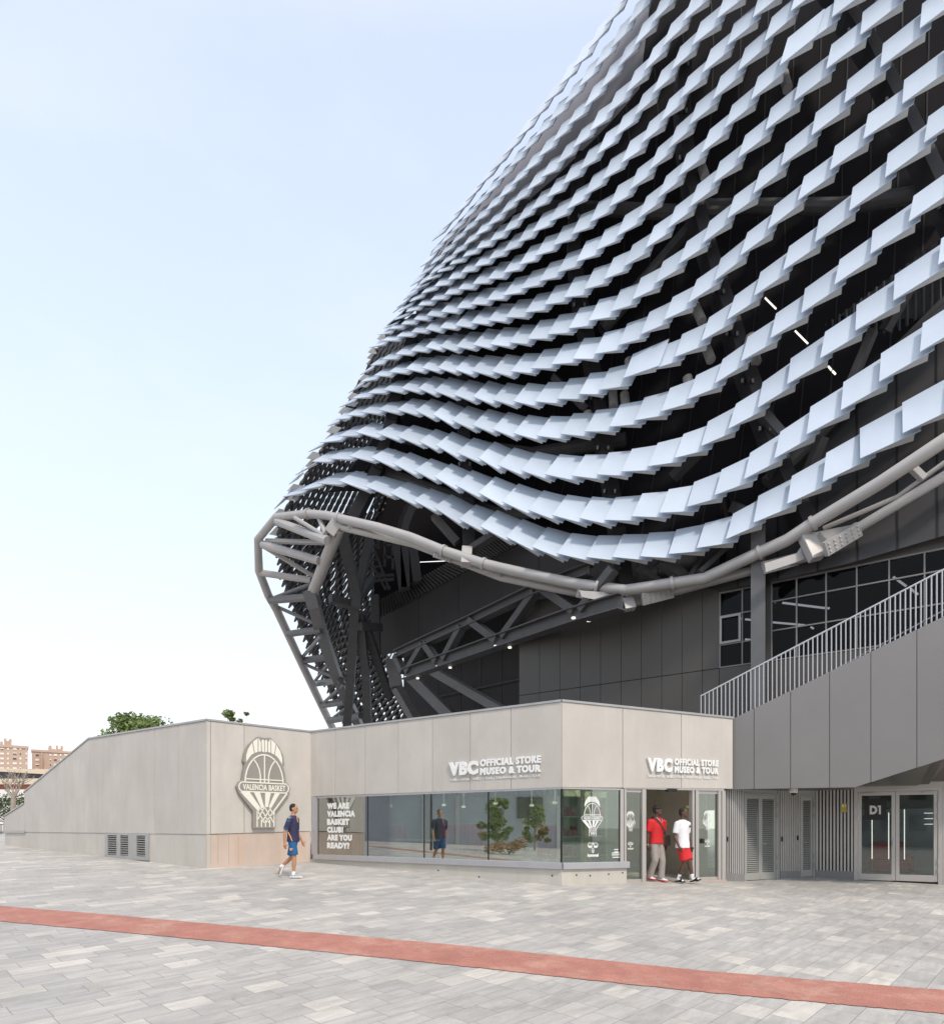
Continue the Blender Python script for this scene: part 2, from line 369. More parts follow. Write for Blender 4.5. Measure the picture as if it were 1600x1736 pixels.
def text_px(mb, F, s, x0, x1, ya, yb, n0, n1, off=.03, sp=1.0):
    "ya, yb: top and bottom at the middle of the text"
    xm = (x0+x1)/2; u0 = F.px(x0, (ya+yb)/2, n1)[0]; u1 = F.px(x1, (ya+yb)/2, n1)[0]
    text_on(mb, F, s, u0, u1, F.px(xm, yb, n1)[1], F.px(xm, ya, n1)[1], n0, n1, off, sp)

# ------------------------------------------------------------------ pavilion (store)
DB, DC, DE, DFf = 26.1, 29.35, 22.2, 24.6
FL = DF(150, 31.5, 350, DB); FR = DF(350, DB, 527, DC); FW = DF(527, DC, 952, DE); FD = DF(952, DE, 1242, DFf)
pav = thing('pavilion', (-2, 17, .1), 'long low pale concrete store pavilion with zigzag walls and wide shop window', 'building')
clad = MB(); gap = MB(); cop = MB()
def panels(F, topf, botf, seams, th=.06, gapw=.012):
    "cladding panels between seam pixels; topf/botf give the pixel height"
    us = [F.px(x, 1300)[0] for x in seams]
    for i in range(len(seams)-1):
        xa, xb = seams[i], seams[i+1]; e = gapw/2
        (ua, zta), (ub, ztb) = F.px(xa, topf(xa)), F.px(xb, topf(xb))
        zba, zbb = F.px(xa, botf(xa))[1], F.px(xb, botf(xb))[1]
        F.prism(clad, [(ua+e, zba), (ub-e, zbb), (ub-e, ztb), (ua+e, zta)], -th, 0)
    xa, xb = seams[0], seams[-1]
def lin(*pts):
    def f(x):
        for (xa, ya), (xb, yb) in zip(pts, pts[1:]):
            if x <= xb or (xb, yb) == pts[-1]: return ya+(yb-ya)*(x-xa)/(xb-xa)
    return f
tL = lin((41, 1344), (150.5, 1253.5), (350, 1222)); tR = lin((350, 1222), (527, 1242)); tW = lin((527, 1242), (952, 1190)); tD = lin((952, 1190), (1242, 1219))
lL = lin((7, 1410.5), (350, 1414.5)); lR = lin((350, 1414.5), (527, 1409)); bW = lin((527, 1350.5), (952, 1335)); bD = lin((952, 1335), (1242, 1337.5))
panels(FL, tL, lL, [41, 66.6, 122.5], .06, .012); panels(FL, tL, lL, [122.5, 150.5], .06, .012)
panels(FL, tL, lL, [150.5, 186.5, 261.5, 302, 350], .06, .012)
tL2 = lin((7, 1385), (41, 1364)); panels(FL, tL2, lL, [7, 33, 40.7], .06, .006)
panels(FR, tR, lR, [350.5, 357, 414, 528.6], .06, .012)
panels(FW, tW, bW, [527, 568, 619, 675, 733, 797, 866, 951.7], .06, .012)
panels(FD, tD, bD, [952.3, 1055.5, 1155, 1242], .06, .012)
obj('cladding', clad, M['clad'], pav, bevel=.004)
# core walls behind the cladding
core = MB()
def corewall(F, xs, topf, botf, n0, n1, dz=.03):
    a = [F.px(x, topf(x)) for x in xs]; b = [F.px(x, botf(x)) for x in xs]
    F.prism(core, [(u, z) for u, z in b]+[(u, z-dz) for u, z in reversed(a)], n0, n1)
corewall(FL, [41.5, 150.5, 349], tL, lL, -.4, -.065); corewall(FL, [8, 41], tL2, lL, -.4, -.065)
corewall(FR, [351, 529.5], tR, lR, -.4, -.065); corewall(FW, [528, 951], tW, bW, -.35, -.065); corewall(FD, [953, 1241.5], tD, bD, -.35, -.065)
obj('wall_core', core, M['dark_gap'], pav)
# coping strips
def coping(F, pts):
    for (xa, ya), (xb, yb) in zip(pts, pts[1:]):
        ua, za = F.px(xa, ya); ub, zb = F.px(xb, yb)
        F.prism(cop, [(ua, za+.003), (ub, zb+.003), (ub, zb+.055), (ua, za+.055)], -.42, .025)
coping(FL, [(7, 1385), (40.5, 1364)]); coping(FL, [(41, 1344), (150.5, 1253.5), (350, 1222)]); coping(FR, [(350.6, 1222), (526.5, 1242)])
coping(FW, [(527.5, 1242), (951.6, 1190)]); coping(FD, [(952.4, 1190), (1242, 1219)])
obj('coping', cop, M['coping'], pav)
# plinths
def plinth(name, F, xs, topf, dz_top, m, n=-.025):
    mb = MB()
    pts = [F.px(x, topf(x)) for x in xs]
    bots = []
    for u, z in pts:
        w_ = F.pt(u, 0); bots.append((u, ground_z(w_.x, w_.y)-.25))
    F.prism(mb, bots+[(u, z-dz_top) for u, z in reversed(pts)], -.4, n)
    return obj(name, mb, m, pav)
plinth('plinth', FL, [7, 120, 178], lL, .012, M['plinth'], -.02); plinth('plinth', FL, [252.5, 350], lL, .012, M['plinth'], -.02)
# below the vent and behind it
mb = MB(); u0, z0 = FL.px(178, 1460.5); u1, z1 = FL.px(252.5, 1460.5); q = FL.pt(u0, 0)
FL.prism(mb, [(u0, ground_z(q.x, q.y)-.3), (u1, -.1), (u1, FL.px(252.5, 1461)[1]), (u0, FL.px(178, 1454)[1])], -.4, -.021)
obj('plinth', mb, M['plinth'], pav)
plinth('pinkish_plinth', FR, [350.4, 369, 527], lR, .012, M['pinkplinth'], -.03)
mb = MB()
for xx in (357.5, 369.5, 387.5, 404): mb = MB(); FR.pbox(mb, xx, xx+.6, 1416, 1466, -.04, -.027); obj('formwork_seam', mb, M['seam'], pav)
# vent grille in the left plinth
mb = MB(); v0, v1, vz0, vz1 = FL.pbox(mb, 178, 252.5, 1413.5, 1457.5, -.12, -.0999) if False else (FL.px(178, 1436)[0], FL.px(252.5, 1436)[0], FL.px(215, 1457.5)[1], FL.px(215, 1413.5)[1])
FL.box(mb, v0, v1, vz1-.06, vz1, -.1, .01); FL.box(mb, v0, v1, vz0, vz0+.12, -.1, .01)
cells = [(183, 198), (204.5, 218), (232, 246.5)]; last = v0
for xa, xb in cells:
    ua = FL.px(xa, 1436)[0]; ub = FL.px(xb, 1436)[0]
    FL.box(mb, last, ua, vz0+.12, vz1-.06, -.1, .01); last = ub
FL.box(mb, last, v1, vz0+.12, vz1-.06, -.1, .01)
vent = obj('vent_grille', mb, M['coping'], pav)
mb = MB()
for xa, xb in cells:
    ua = FL.px(xa, 1436)[0]; ub = FL.px(xb, 1436)[0]; mb = MB()
    for k in range(9):
        z = vz0+.14+(vz1-vz0-.22)*k/8.5
        mb.hexa([FL.pt(ua, z, -.005), FL.pt(ub, z, -.005), FL.pt(ub, z+.02, -.005), FL.pt(ua, z+.02, -.005)],
                [FL.pt(ua, z+.035, -.07), FL.pt(ub, z+.035, -.07), FL.pt(ub, z+.055, -.07), FL.pt(ua, z+.055, -.07)])
    obj('vent_blades', mb, M['coping'], vent)
mb = MB(); FL.box(mb, v0+.02, v1-.02, vz0+.02, vz1-.02, -.099, -.09); obj('vent_backing', mb, M['black'], vent)
mb = MB(); FL.pbox(mb, 8, 41, 1408.5, 1412.5, -.01, .03); obj('ledge_strip', mb, M['coping'], pav)
# window wall sill, plinth
sl = MB(); zs = FW.px(952, 1463)[1]; zt = zs-.015
FW.box(sl, FW.px(533, 1450)[0], FW.L+.02, zs-.155, zs, -.12, .07)
FD.box(sl, .012, FD.px(1065, 1466)[0], zs-.157, zs-.002, -.12, .072)
obj('window_sill', sl, M['sill'], pav, bevel=.008)
mb = MB(); q0 = FW.pt(.05, 0); q1 = FW.pt(FW.L, 0)
FW.prism(mb, [(.0, ground_z(q0.x, q0.y)-.3), (FW.L, ground_z(q1.x, q1.y)-.3), (FW.L, zs-.16), (.0, zs-.16)], -.35, 0)
obj('plinth', mb, M['plinth'], pav)
mb = MB(); uE = FD.px(1062, 1480)[0]; FD.prism(mb, [(0.0, -.3), (uE, -.3), (uE, zs-.16), (0, zs-.16)], -.35, .003)
obj('plinth', mb, M['plinth'], pav)
mb = MB()
for F, pts in ((FW, [(743, 1476), (812, 1487), (936, 1485)]), (FD, [(977, 1484), (1000, 1485), (1031.5, 1482.5), (1055, 1480)])):
    for x, y in pts:
        u, z = F.px(x, y); r = .022
        mb = MB(); F.prism(mb, [(u+r*math.cos(k*.785), z+r*math.sin(k*.785)) for k in range(8)], .0, .006); obj('tie_hole', mb, M['black'], pav)
# window frames and panes
zw = FW.px(952, 1335.5)[1]; uC = FW.px(537, 1400)[0]
mb = MB(); FW.box(mb, 0.02, uC-.03, zs, zw+.02, -.2, -.01); FW.box(mb, uC-.03, uC, zs, zw, -.12, -.03)
FW.box(mb, uC, FW.L-.02, zw-.035, zw+.015, -.12, -.012)
obj('window_jamb', mb, M['sill'], pav)
cuts = [uC]+[FW.px(x, 1400)[0] for x in (621.5, 717, 826)]+[FW.L-.015]
M['cornerglass'] = glass('corner_glass', (.62, .74, .64), .12)
panes = []
for i, (a, b) in enumerate(zip(cuts, cuts[1:])):
    mb = MB(); FW.box(mb, a+.008, b-.008, zs, zw-.035, -.062, -.05); panes.append(obj('window_pane', mb, M['glass'], pav))
for c in cuts[1:-1]: mb = MB(); FW.box(mb, c-.018, c+.018, zs, zw-.035, -.064, -.045); obj('glazing_joint', mb, M['black'], pav)
mb = MB(); FW.box(mb, FW.L-.05, FW.L-.012, zs, zw-.03, -.07, -.03)
FW.box(mb, uC, uC+.03, zs, zw-.035, -.066, -.046)
obj('glazing_joint', mb, M['black'], pav)
# right (entrance) face
uP = FD.px(1052, 1400)[0]
mb = MB(); FD.box(mb, .02, uP, zs, zw-.03, -.062, -.05); fpane = obj('window_pane', mb, M['cornerglass'], pav)
mb = MB(); FD.box(mb, .0, .035, zs, zw-.02, -.064, -.045); FD.box(mb, uP-.02, uP, zs, zw-.02, -.064, -.045); obj('glazing_joint', mb, M['black'], pav)
fr = MB(); zd = FD.px(1150, 1339.5)[1]; zfl = .06
def post(xa, xb, z0=zfl, n0=-.16, n1=-.02, z1=None):
    FD.box(fr, FD.px(xa, 1420)[0], FD.px(xb, 1420)[0], z0, z1 or zd, n0, n1)
FD.box(fr, 0.02, uP, zw-.03, zw+.01, -.12, -.012)
post(1052.3, 1058, zs); FD.box(fr, FD.px(1058, 1420)[0], FD.px(1228, 1420)[0], zd, zd+.07, -.16, -.012)
post(1059, 1062.5); post(1089.5, 1096); post(1174.5, 1178); post(1180, 1185.5); post(1218.5, 1223.5); post(1224, 1229.5, zfl, -.2, .0)
obj('door_frame', fr, M['frame'], pav)
for xa, xb, nm in ((1062.5, 1089.5, 'side_light'), (1185.5, 1218.5, 'glass_door')):
    mb = MB(); ua, ub = FD.px(xa, 1420)[0], FD.px(xb, 1420)[0]
    FD.box(mb, ua, ub, zfl, zfl+.07, -.11, -.05); FD.box(mb, ua, ub, zd-.08, zd, -.11, -.05)
    o = obj(nm, mb, M['frame'], pav)
    mb = MB(); FD.box(mb, ua, ub, zfl+.07, zd-.08, -.086, -.074); pn = obj('pane', mb, M['doorglass'], o)
    if nm == 'glass_door': dpane = pn; mb = MB(); u = FD.px(1192, 1430)[0]; FD.box(mb, u-.03, u+.06, 1.0, 1.12, -.07, -.03); obj('lock', mb, M['black'], o)
    else: spane = pn
mb = MB(); FD.pbox(mb, 1132, 1148, 1337.5, 1342, -.1, .02); obj('door_sensor', mb, M['black'], pav)
mb = MB(); FD.box(mb, FD.px(1062, 1490)[0], FD.px(1230, 1480)[0], -.2, zfl-.002, -.3, .02); obj('threshold', mb, mat('threshold_stone', (.50, .40, .34), .8), pav)
# roof and interior
def plan_poly(mb, pts, z0, z1): mb.hexa([Vector((x, y, z0)) for x, y in pts], [Vector((x, y, z1)) for x, y in pts])
pB, pC, pE, pF = [F.pt(u, 0, -.37) for F, u in ((FR, 0.3), (FR, FR.L), (FW, FW.L), (FD, FD.L-.3))]
mb = MB(); plan_poly(mb, [(pB.x, pB.y), (pC.x, pC.y), (pE.x, pE.y), (pF.x, pF.y), (8.0, 20), (-2, 26), (-7, 26)], 3.9, 4.02); obj('roof', mb, M['dark_gap'], pav)
def inpt(F, u, n): p = F.pt(u, 0, n); return (p.x, p.y)
i1 = inpt(FW, .1, -.2); i2 = inpt(FW, FW.L-.05, -.2); i3 = inpt(FD, FD.L-.5, -.36)
b1 = inpt(FW, .1, -5.5); b3 = inpt(FD, FD.L-.5, -2.6); b2 = inpt(FD, FD.px(1100, 1400)[0], -2.6)
b0 = inpt(FW, 4.2, -5.5)
fl = [i1, i2, i3, b3, b2, b0, b1]
mb = MB(); plan_poly(mb, fl, 0.0, zfl-.004); obj('shop_floor', mb, M['intfloor'], pav)
mb = MB(); plan_poly(mb, fl, 2.75, 2.85); obj('shop_ceiling', mb, M['interior'], pav)
mb = MB()
for a, b in zip(fl[2:], fl[3:]+[fl[0]]):
    F = Face(a, b); F.box(mb, 0, F.L, zfl, 2.75, -.06, .0)
obj('inner_wall', mb, M['interior'], pav)
mb = MB()
for u, n in ((1.5, -2), (3.5, -2.2), (5.5, -2), (7.2, -2.4), (3.0, -4), (5.6, -4)):
    mb = MB(); p = FW.pt(u, 2.1, n); mb.box(p, (.12, .12, .06)); mb.bar(p+Vector((0, 0, .031)), p+Vector((0, 0, .64)), .012, .012); obj('ceiling_lamp', mb, M['lamp'], pav)
for u, n in ((1.2, -1.5), (3.6, -1.6)):
    mb = MB(); p = FD.pt(u, 2.72, n); mb.box(p, (.16, .16, .05)); obj('ceiling_lamp', mb, M['lamp'], pav)

for u, n in ((1.4, -1.3), (3.6, -1.3), (5.8, -1.3), (8.0, -1.5), (3, -3.5), (6, -3.5)):
    mb = MB(); c_ = [FW.pt(u+a, 2.70, n+b) for a, b in ((-.5, -.15), (.5, -.15), (.5, .15), (-.5, .15))]; mb.hexa(c_, [q+Vector((0, 0, .045)) for q in c_]); obj('ceiling_fill_panel', mb, M['fill_lamp'], pav)  # fill panels added under the ceiling to brighten the shop interior
# interior furniture: racks with red clothes, pale shelf columns
def rack(u, n, label, F=FW, col='red', L=1.2, k=10):
    b = F.pt(u, zfl, n); t = thing('clothes_rack', b, label, 'clothes rack')
    mb = MB()
    for s in (-1, 1):
        p = F.pt(u+s*L/2, zfl, n); mb.tube([p, p+Vector((0, 0, 1.45))], .018, 8); mb.bar(F.pt(u+s*L/2, zfl+.02, n-.25), F.pt(u+s*L/2, zfl+.02, n+.25), .03, .03)
    mb.tube([F.pt(u-L/2, zfl+1.45, n), F.pt(u+L/2, zfl+1.45, n)], .016, 8); obj('rack_frame', mb, M['rail'], t)
    mb = MB()
    for i in range(k):
        uu = u-L/2+.08+(L-.16)*i/(k-1); e = rnd.uniform(-.03, .03)
        F.prism(mb, [(uu-.03, zfl+.55+e), (uu+.03, zfl+.55+e), (uu+.035, zfl+1.2), (uu+.01, zfl+1.4), (uu-.02, zfl+1.38)], n-.24, n+.24)
    obj('hanging_shirts', mb, M[col], t)
t = thing('display_counter', FW.pt(2.6, zfl, -.9), 'long terracotta display counter inside the left end of the shop window', 'counter')
mb = MB(); FW.box(mb, 1.2, 4.0, zfl, 1.0, -1.3, -.75); obj('counter_body', mb, mat('terracotta_panel', (.50, .17, .10), .6, 0, .15, 2), t)
mb = MB(); FW.box(mb, 1.15, 4.05, 1.001, 1.05, -1.35, -.7); obj('counter_top', mb, M['winblind'], t)
rack(1.3, -2.1, 'rack of red shirts just inside the left end of the shop window'); rack(4.6, -1.6, 'rack of red shirts inside the middle of the shop window')
rack(7.5, -1.8, 'rack of red shirts inside the shop window near its right corner', k=7, L=.9)
def shelf(F, u, n, label, W=.5, H=2.3, m='interior'):
    t = thing('display_shelf', F.pt(u, zfl, n), label, 'shelf'); mb = MB()
    F.box(mb, u-W/2, u+W/2, zfl, zfl+H, n-.3, n-.27); F.box(mb, u-W/2, u-W/2+.03, zfl, zfl+H, n-.268, n); F.box(mb, u+W/2-.03, u+W/2, zfl, zfl+H, n-.268, n); obj('carcass', mb, M['winblind'], t)
    for k in range(5): mb = MB(); F.box(mb, u-W/2+.032, u+W/2-.032, zfl+.1+k*.5, zfl+.13+k*.5, n-.265, n-.01); obj('shelf_board', mb, M['winblind'], t)
    for k in range(4):
        mb = MB()
        for j in range(3): F.box(mb, u-W/2+.06+j*.14, u-W/2+.16+j*.14, zfl+.132+k*.5, zfl+.132+k*.5+rnd.uniform(.1, .25), n-.22, n-.06)
        obj('merchandise', mb, M['red' if rnd.random() < .5 else 'navy'], t)
shelf(FD, .75, -.9, 'pale green display shelf behind the corner pane with the emblem decal', .55)
shelf(FD, 1.75, -1.3, 'tall display shelf behind the narrow side light', .5)
t = thing('air_conditioner', FD.PX(1160, 1355, -2.5), 'white wall air conditioner high on the inner wall above the doorway', 'air conditioner')
mb = MB(); FD.pbox(mb, 1143, 1170, 1348, 1358, -2.59, -2.4); obj('casing', mb, M['plasterw'], t, bevel=.02)
mb = MB(); FD.pbox(mb, 1145, 1168, 1356.5, 1357.6, -2.4, -2.39); obj('air_slot', mb, M['black'], t)
t = thing('notice', FD.PX(1166, 1370, -.5), 'small yellow camera warning notice on the glass beside the doorway', 'notice')
mb = MB(); FD.pbox(mb, 1162, 1170, 1365, 1376, -.56, -.55); obj('notice_plate', mb, M['yellow'], t)
mb = MB(); FD.pbox(mb, 1163.5, 1168.5, 1366.5, 1370, -.549, -.546); obj('notice_panel', mb, M['white'], t)

# ------------------------------------------------------------------ emblem
def emb_map(F, u0, z0, sc):
    "emblem drawing coordinates (zoomed photo) -> face"
    return lambda x, y: (u0+(x-305)*sc, z0+(990-y)*sc*.98)
def stroke(mb, F, f, pts, w, n0, n1):
    pts = [Vector((*f(*p), 0)) for p in pts]; L_ = []; R_ = []
    for i, p in enumerate(pts):
        t = (pts[min(i+1, len(pts)-1)]-pts[max(i-1, 0)]).normalized(); q = Vector((-t.y, t.x, 0))*w/2
        L_.append((p.x+q.x, p.y+q.y)); R_.append((p.x-q.x, p.y-q.y))
    for i in range(len(pts)-1):
        F.prism(mb, [L_[i], L_[i+1], R_[i+1], R_[i]], n0, n1)
ARCH = [(303+148*math.cos(R(180-a))*(1 if True else 1), 655-215*math.sin(R(a))) for a in range(0, 181, 12)]
WING = [(163, 500), (163, 455), (178, 405), (212, 352), (260, 316), (275, 332), (290, 322), (303, 332), (316, 322), (331, 332), (348, 316), (396, 352), (428, 405), (443, 455), (445, 510), (428, 478), (400, 448), (360, 426), (303, 416), (246, 426), (205, 448), (180, 478)]
def emblem(F, u0, z0, sc, parent, m_line, m_back, n0, n1, back=True, t=.12, txt=True):
    f = emb_map(F, u0, z0, sc); w = sc
    if back:
        mb = MB()
        BK = [(92, 690), (112, 655), (132, 642), (140, 580), (155, 512), (140, 500), (150, 440), (185, 370), (255, 305), (303, 312), (350, 305), (420, 370), (455, 440), (462, 512), (452, 520), (470, 580), (474, 642), (494, 655), (512, 690), (494, 740), (392, 870), (392, 998), (216, 998), (216, 870), (112, 740)]
        F.prism(mb, [f(*p) for p in BK], .002, t); obj('emblem_back', mb, m_back, parent)
        n0, n1 = t+.001, t+.012
    mb = MB()
    # wings, five feathers a side
    def seg(a, b): F.prism(mb, [f(*p) for p in a+b[::-1]], n0, n1)
    outl = [(163, 500), (163, 455), (178, 405), (212, 352), (258, 318)]; inl = [(180, 480), (187, 470), (205, 446), (225, 436), (246, 424)]
    for sgn in (1, -1):
        mir = (lambda p: p) if sgn == 1 else (lambda p: (606-p[0], p[1]))
        for o_, i_ in (([(163, 505), (163, 455), (178, 405), (208, 356)], [(176, 486), (190, 464), (205, 446), (222, 436)]),
                       ([(214, 350), (232, 334), (250, 320)], [(228, 433), (238, 428), (250, 423)]),
                       ([(257, 314), (266, 330), (274, 345)], [(256, 421), (264, 419), (276, 417)]),
                       ([(280, 335), (289, 324), (300, 333)], [(283, 417), (291, 417), (300, 424)])):
            seg([mir(p) for p in o_], [mir(p) for p in i_])
    stroke(mb, F, f, ARCH, 10*w, n0, n1)
    stroke(mb, F, f, [(303, 446), (303, 650)], 9*w, n0, n1)
    for sgn in (1, -1):
        stroke(mb, F, f, [(303-sgn*(303-x), y) for x, y in ((218, 478), (245, 515), (262, 555), (271, 600), (271, 650))], 9*w, n0, n1)
    stroke(mb, F, f, [(152, 630), (454, 630)], 8*w, n0, n1+.001)
    band = [(130, 655), (475, 655), (492, 672), (496, 690), (492, 708), (475, 725), (130, 725), (113, 708), (109, 690), (113, 672), (130, 655)]
    stroke(mb, F, f, band, 9*w, n0, n1)
    if not back:
        stroke(mb, F, f, [(120, 690), (485, 690)], 0.1*w, n0, n1)
    # net
    for q in ([(118, 728), (190, 730), (272, 845), (250, 868)], [(222, 730), (268, 730), (300, 838), (280, 850)], [(308, 730), (352, 730), (330, 838), (307, 838)], [(384, 730), (424, 730), (352, 850), (336, 836)]):
        F.prism(mb, [f(*p) for p in q], n0, n1)
    stroke(mb, F, f, [(482, 728), (376, 868)], 11*w, n0, n1)
    for a, b in (((250, 868), (303, 960)), ((272, 845), (340, 960)), ((303, 838), (376, 960)), ((340, 838), (380, 905)), ((376, 868), (312, 960)), ((352, 845), (278, 960)), ((303, 838), (246, 940)), ((268, 845), (246, 890))):
        stroke(mb, F, f, [a, b], 8*w, n0, n1)
    for x in (246, 279, 311, 344, 378): stroke(mb, F, f, [(x, 935), (x, 990)], 8*w, n0, n1)
    for x in (246, 378): stroke(mb, F, f, [(x, 868), (x, 940)], 8*w, n0, n1)
    if txt:
        (a, za), (b, zb) = f(138, 712), f(470, 668); text_on(mb, F, 'VALENCIA BASKET', a, b, za, zb, n0, n1, .03, 1.06)
    return obj('emblem_lines' if back else 'emblem_decal', mb, m_line, parent)
uL, zL = FR.px(448.7, 1403, .12)
ua = FR.px(404, 1330, .12)[0]; ub = FR.px(491, 1330, .12)[0]; sc = (ub-ua)/400
zl_ = FR.px(448, 1402.5, .12)[1]; zh_ = FR.px(448, 1251, .12)[1]
em = thing('emblem_sign', FR.pt(uL, zl_, 0), 'large cream and grey basketball hoop crest reading VALENCIA BASKET mounted on the concrete wall', 'sign')
emblem(FR, uL, zl_, (zh_-zl_)/(680*.98), em, M['cream'], M['emblem_grey'], 0, 0)
# decals on glass
def decal(F, x, ytop, ybot, n, parent, txt=True):
    u, z0 = F.px(x, ybot, n); z1 = F.px(x, ytop, n)[1]
    return emblem(F, u, z0, (z1-z0)/(680*.98), parent, M['white'], None, n-.003, n, False, txt=txt)
decal(FD, 1004, 1349, 1418, -.045, fpane); decal(FD, 1068.5, 1375, 1410, -.07, spane); decal(FD, 1198.7, 1374, 1408, -.07, dpane)
def bee(F, x, y, s, n, parent):
    "bee-like chevron mark with lettering below, s = pixel height"
    mb = MB(); u0, z0 = F.px(x, y, n); z1 = F.px(x, y-s, n)[1]; k = (z1-z0)/100; f = lambda a, b: (u0+a*k, z0+b*k)
    for sg in (1, -1):
        cx, cy = sg*22, 78
        C = [(cx+16*math.cos(R(a)), cy+17*math.sin(R(a))) for a in range(0, 361, 30)]
        stroke(mb, F, f, C, 4*k, n-.003, n)
        F.prism(mb, [f(*p) for p in [(cx-15, cy-2), (cx+15, cy-2), (cx+9, cy-14), (cx, cy-18), (cx-9, cy-14)]], n-.003, n)
    F.prism(mb, [f(*p) for p in [(-5, 88), (0, 80), (5, 88), (5, 98), (-5, 98)]], n-.003, n)
    for yy, ww in ((66, 9), (52, 12), (40, 10)): F.prism(mb, [f(-ww, yy), f(0, yy-10), f(ww, yy), f(ww, yy-5), f(0, yy-17), f(-ww, yy-5)], n-.003, n)
    a, za = f(-42, 0); b, zb = f(42, 22); text_on(mb, F, 'hummel', a, b, za, zb, n-.003, n, .05)
    obj('maker_decal', mb, M['white'], parent)
bee(FD, 1005, 1453, 25, -.045, fpane); bee(FD, 1068.5, 1440.5, 13, -.07, spane); bee(FD, 1198.7, 1436, 12.5, -.07, dpane)
mb = MB()
for y0, xa, xb in ((1440, 1041, 1048), (1444, 1041, 1048), (1445.8, 1037, 1052), (1449, 1037, 1052), (1453, 1038, 1051)):
    FD.pbox(mb, xa, min(xb, 1051), y0, y0+1.5, -.048, -.045)
obj('opening_hours_decal', mb, M['white'], fpane)
mb = MB()
for s, xr, ya, yb in (('WE ARE', 940, 806, 852), ('VALENCIA', 985, 866, 912), ('BASKET', 942, 926, 974), ('CLUB!', 896, 986, 1032), ('ARE YOU', 962, 1046, 1092), ('READY?', 943, 1105, 1152)):
    xa = 380+775/4.444; xb = 380+xr/4.444
    text_px(mb, FW, s, xa, xb, 1180+ya/4.444, 1180+yb/4.444, -.046, -.043, .075, 1.16)
obj('slogan_decal', mb, M['white'], panes[0])

def store_sign(F, label, x0, vb, of, mu, sm):
    t = thing('store_lettering', F.PX((vb[0]+of[1])/2, vb[3]), label, 'lettering', 'store name letterings on the fascia')
    for nm, s, q, off, d in (('large_letters', 'VBC', vb, .065, .07), ('upper_line', 'OFFICIAL STORE', of, .06, .05), ('lower_line', 'MUSEO & TOUR', mu, .06, .05), ('small_line', 'TIENDA OFICIAL · MUSEO Y TOUR | TENDA OFICIAL · MUSEU I TOUR', sm, .02, .02)):
        mb = MB(); text_px(mb, F, s, q[0], q[1], q[2], q[3], .012, d, off, 1.16 if off > .03 else 1); obj(nm, mb, M['white'], t)
store_sign(FW, 'white raised VBC store lettering on the fascia above the long shop window', 760, (760.3, 809, 1291, 1314.5), (813.5, 916, 1284, 1296.8), (813.5, 916, 1299, 1311.5), (762, 916, 1316.5, 1322))
store_sign(FD, 'white raised VBC store lettering on the fascia above the entrance doors', 1098, (1098, 1140, 1285.2, 1308.8), (1143.7, 1218, 1287.5, 1298.7), (1143.7, 1218, 1300.3, 1311.7), (1097, 1217.5, 1315.5, 1321))

# ------------------------------------------------------------------ staircase on the right
FS = DF(1242, 24.75, 1600, 21.8)
st = thing('staircase', FS.PX(1420, 1400), 'grey panelled outdoor staircase rising to the right with slim balustrade', 'staircase')
xs = [1187, 1278, 1340, 1406, 1476, 1554, 1640, 1735]
tS = lin((1187, 1246), (1250, 1215), (1600, 1045), (1735, 979)); bS = lin((1187, 1340), (1242, 1338.5), (1449, 1335), (1600, 1287), (1735, 1244))
mb = MB()
for xa, xb in zip(xs, xs[1:]):
    e = .006; (ua, za), (ub, zb) = FS.px(xa, tS(xa)), FS.px(xb, tS(xb)); low = [FS.px(xa, bS(xa)), FS.px(xb, bS(xb))]
    if xa < 1449 < xb: low.insert(1, FS.px(1449, 1335))
    low[0] = (low[0][0]+e, low[0][1]); low[-1] = (low[-1][0]-e, low[-1][1])
    FS.prism(mb, low+[(ub-e, zb), (ua+e, za)], -.05, 0)
obj('side_panel', mb, M['stair'], st, bevel=.003)
mb = MB(); ptsT = [FS.px(x, tS(x)) for x in (1190, 1735)]; ptsB = [FS.px(x, bS(x)) for x in (1190, 1449, 1735)]
FS.prism(mb, [(u, z+.03) for u, z in ptsB]+[(u, z-.03) for u, z in reversed(ptsT)], -.25, -.055); obj('string_beam', mb, M['dark_gap'], st)
mb = MB(); FS.prism(mb, [(ptsT[0][0], ptsT[0][1]-.03), (ptsT[1][0], ptsT[1][1]-.03), (ptsT[1][0], ptsT[1][1]-.003), (ptsT[0][0], ptsT[0][1]-.003)], -.3, -.056); obj('base_rail', mb, M['dark_gap'], st)
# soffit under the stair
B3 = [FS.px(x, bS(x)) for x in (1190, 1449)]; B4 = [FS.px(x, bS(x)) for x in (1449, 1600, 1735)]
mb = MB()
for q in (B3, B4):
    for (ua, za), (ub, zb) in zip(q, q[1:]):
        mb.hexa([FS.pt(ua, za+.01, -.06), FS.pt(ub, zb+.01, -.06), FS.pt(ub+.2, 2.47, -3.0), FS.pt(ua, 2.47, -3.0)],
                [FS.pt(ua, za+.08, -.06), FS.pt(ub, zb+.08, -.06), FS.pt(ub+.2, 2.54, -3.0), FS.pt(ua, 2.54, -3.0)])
obj('stair_soffit', mb, M['soffit_brown'], st)
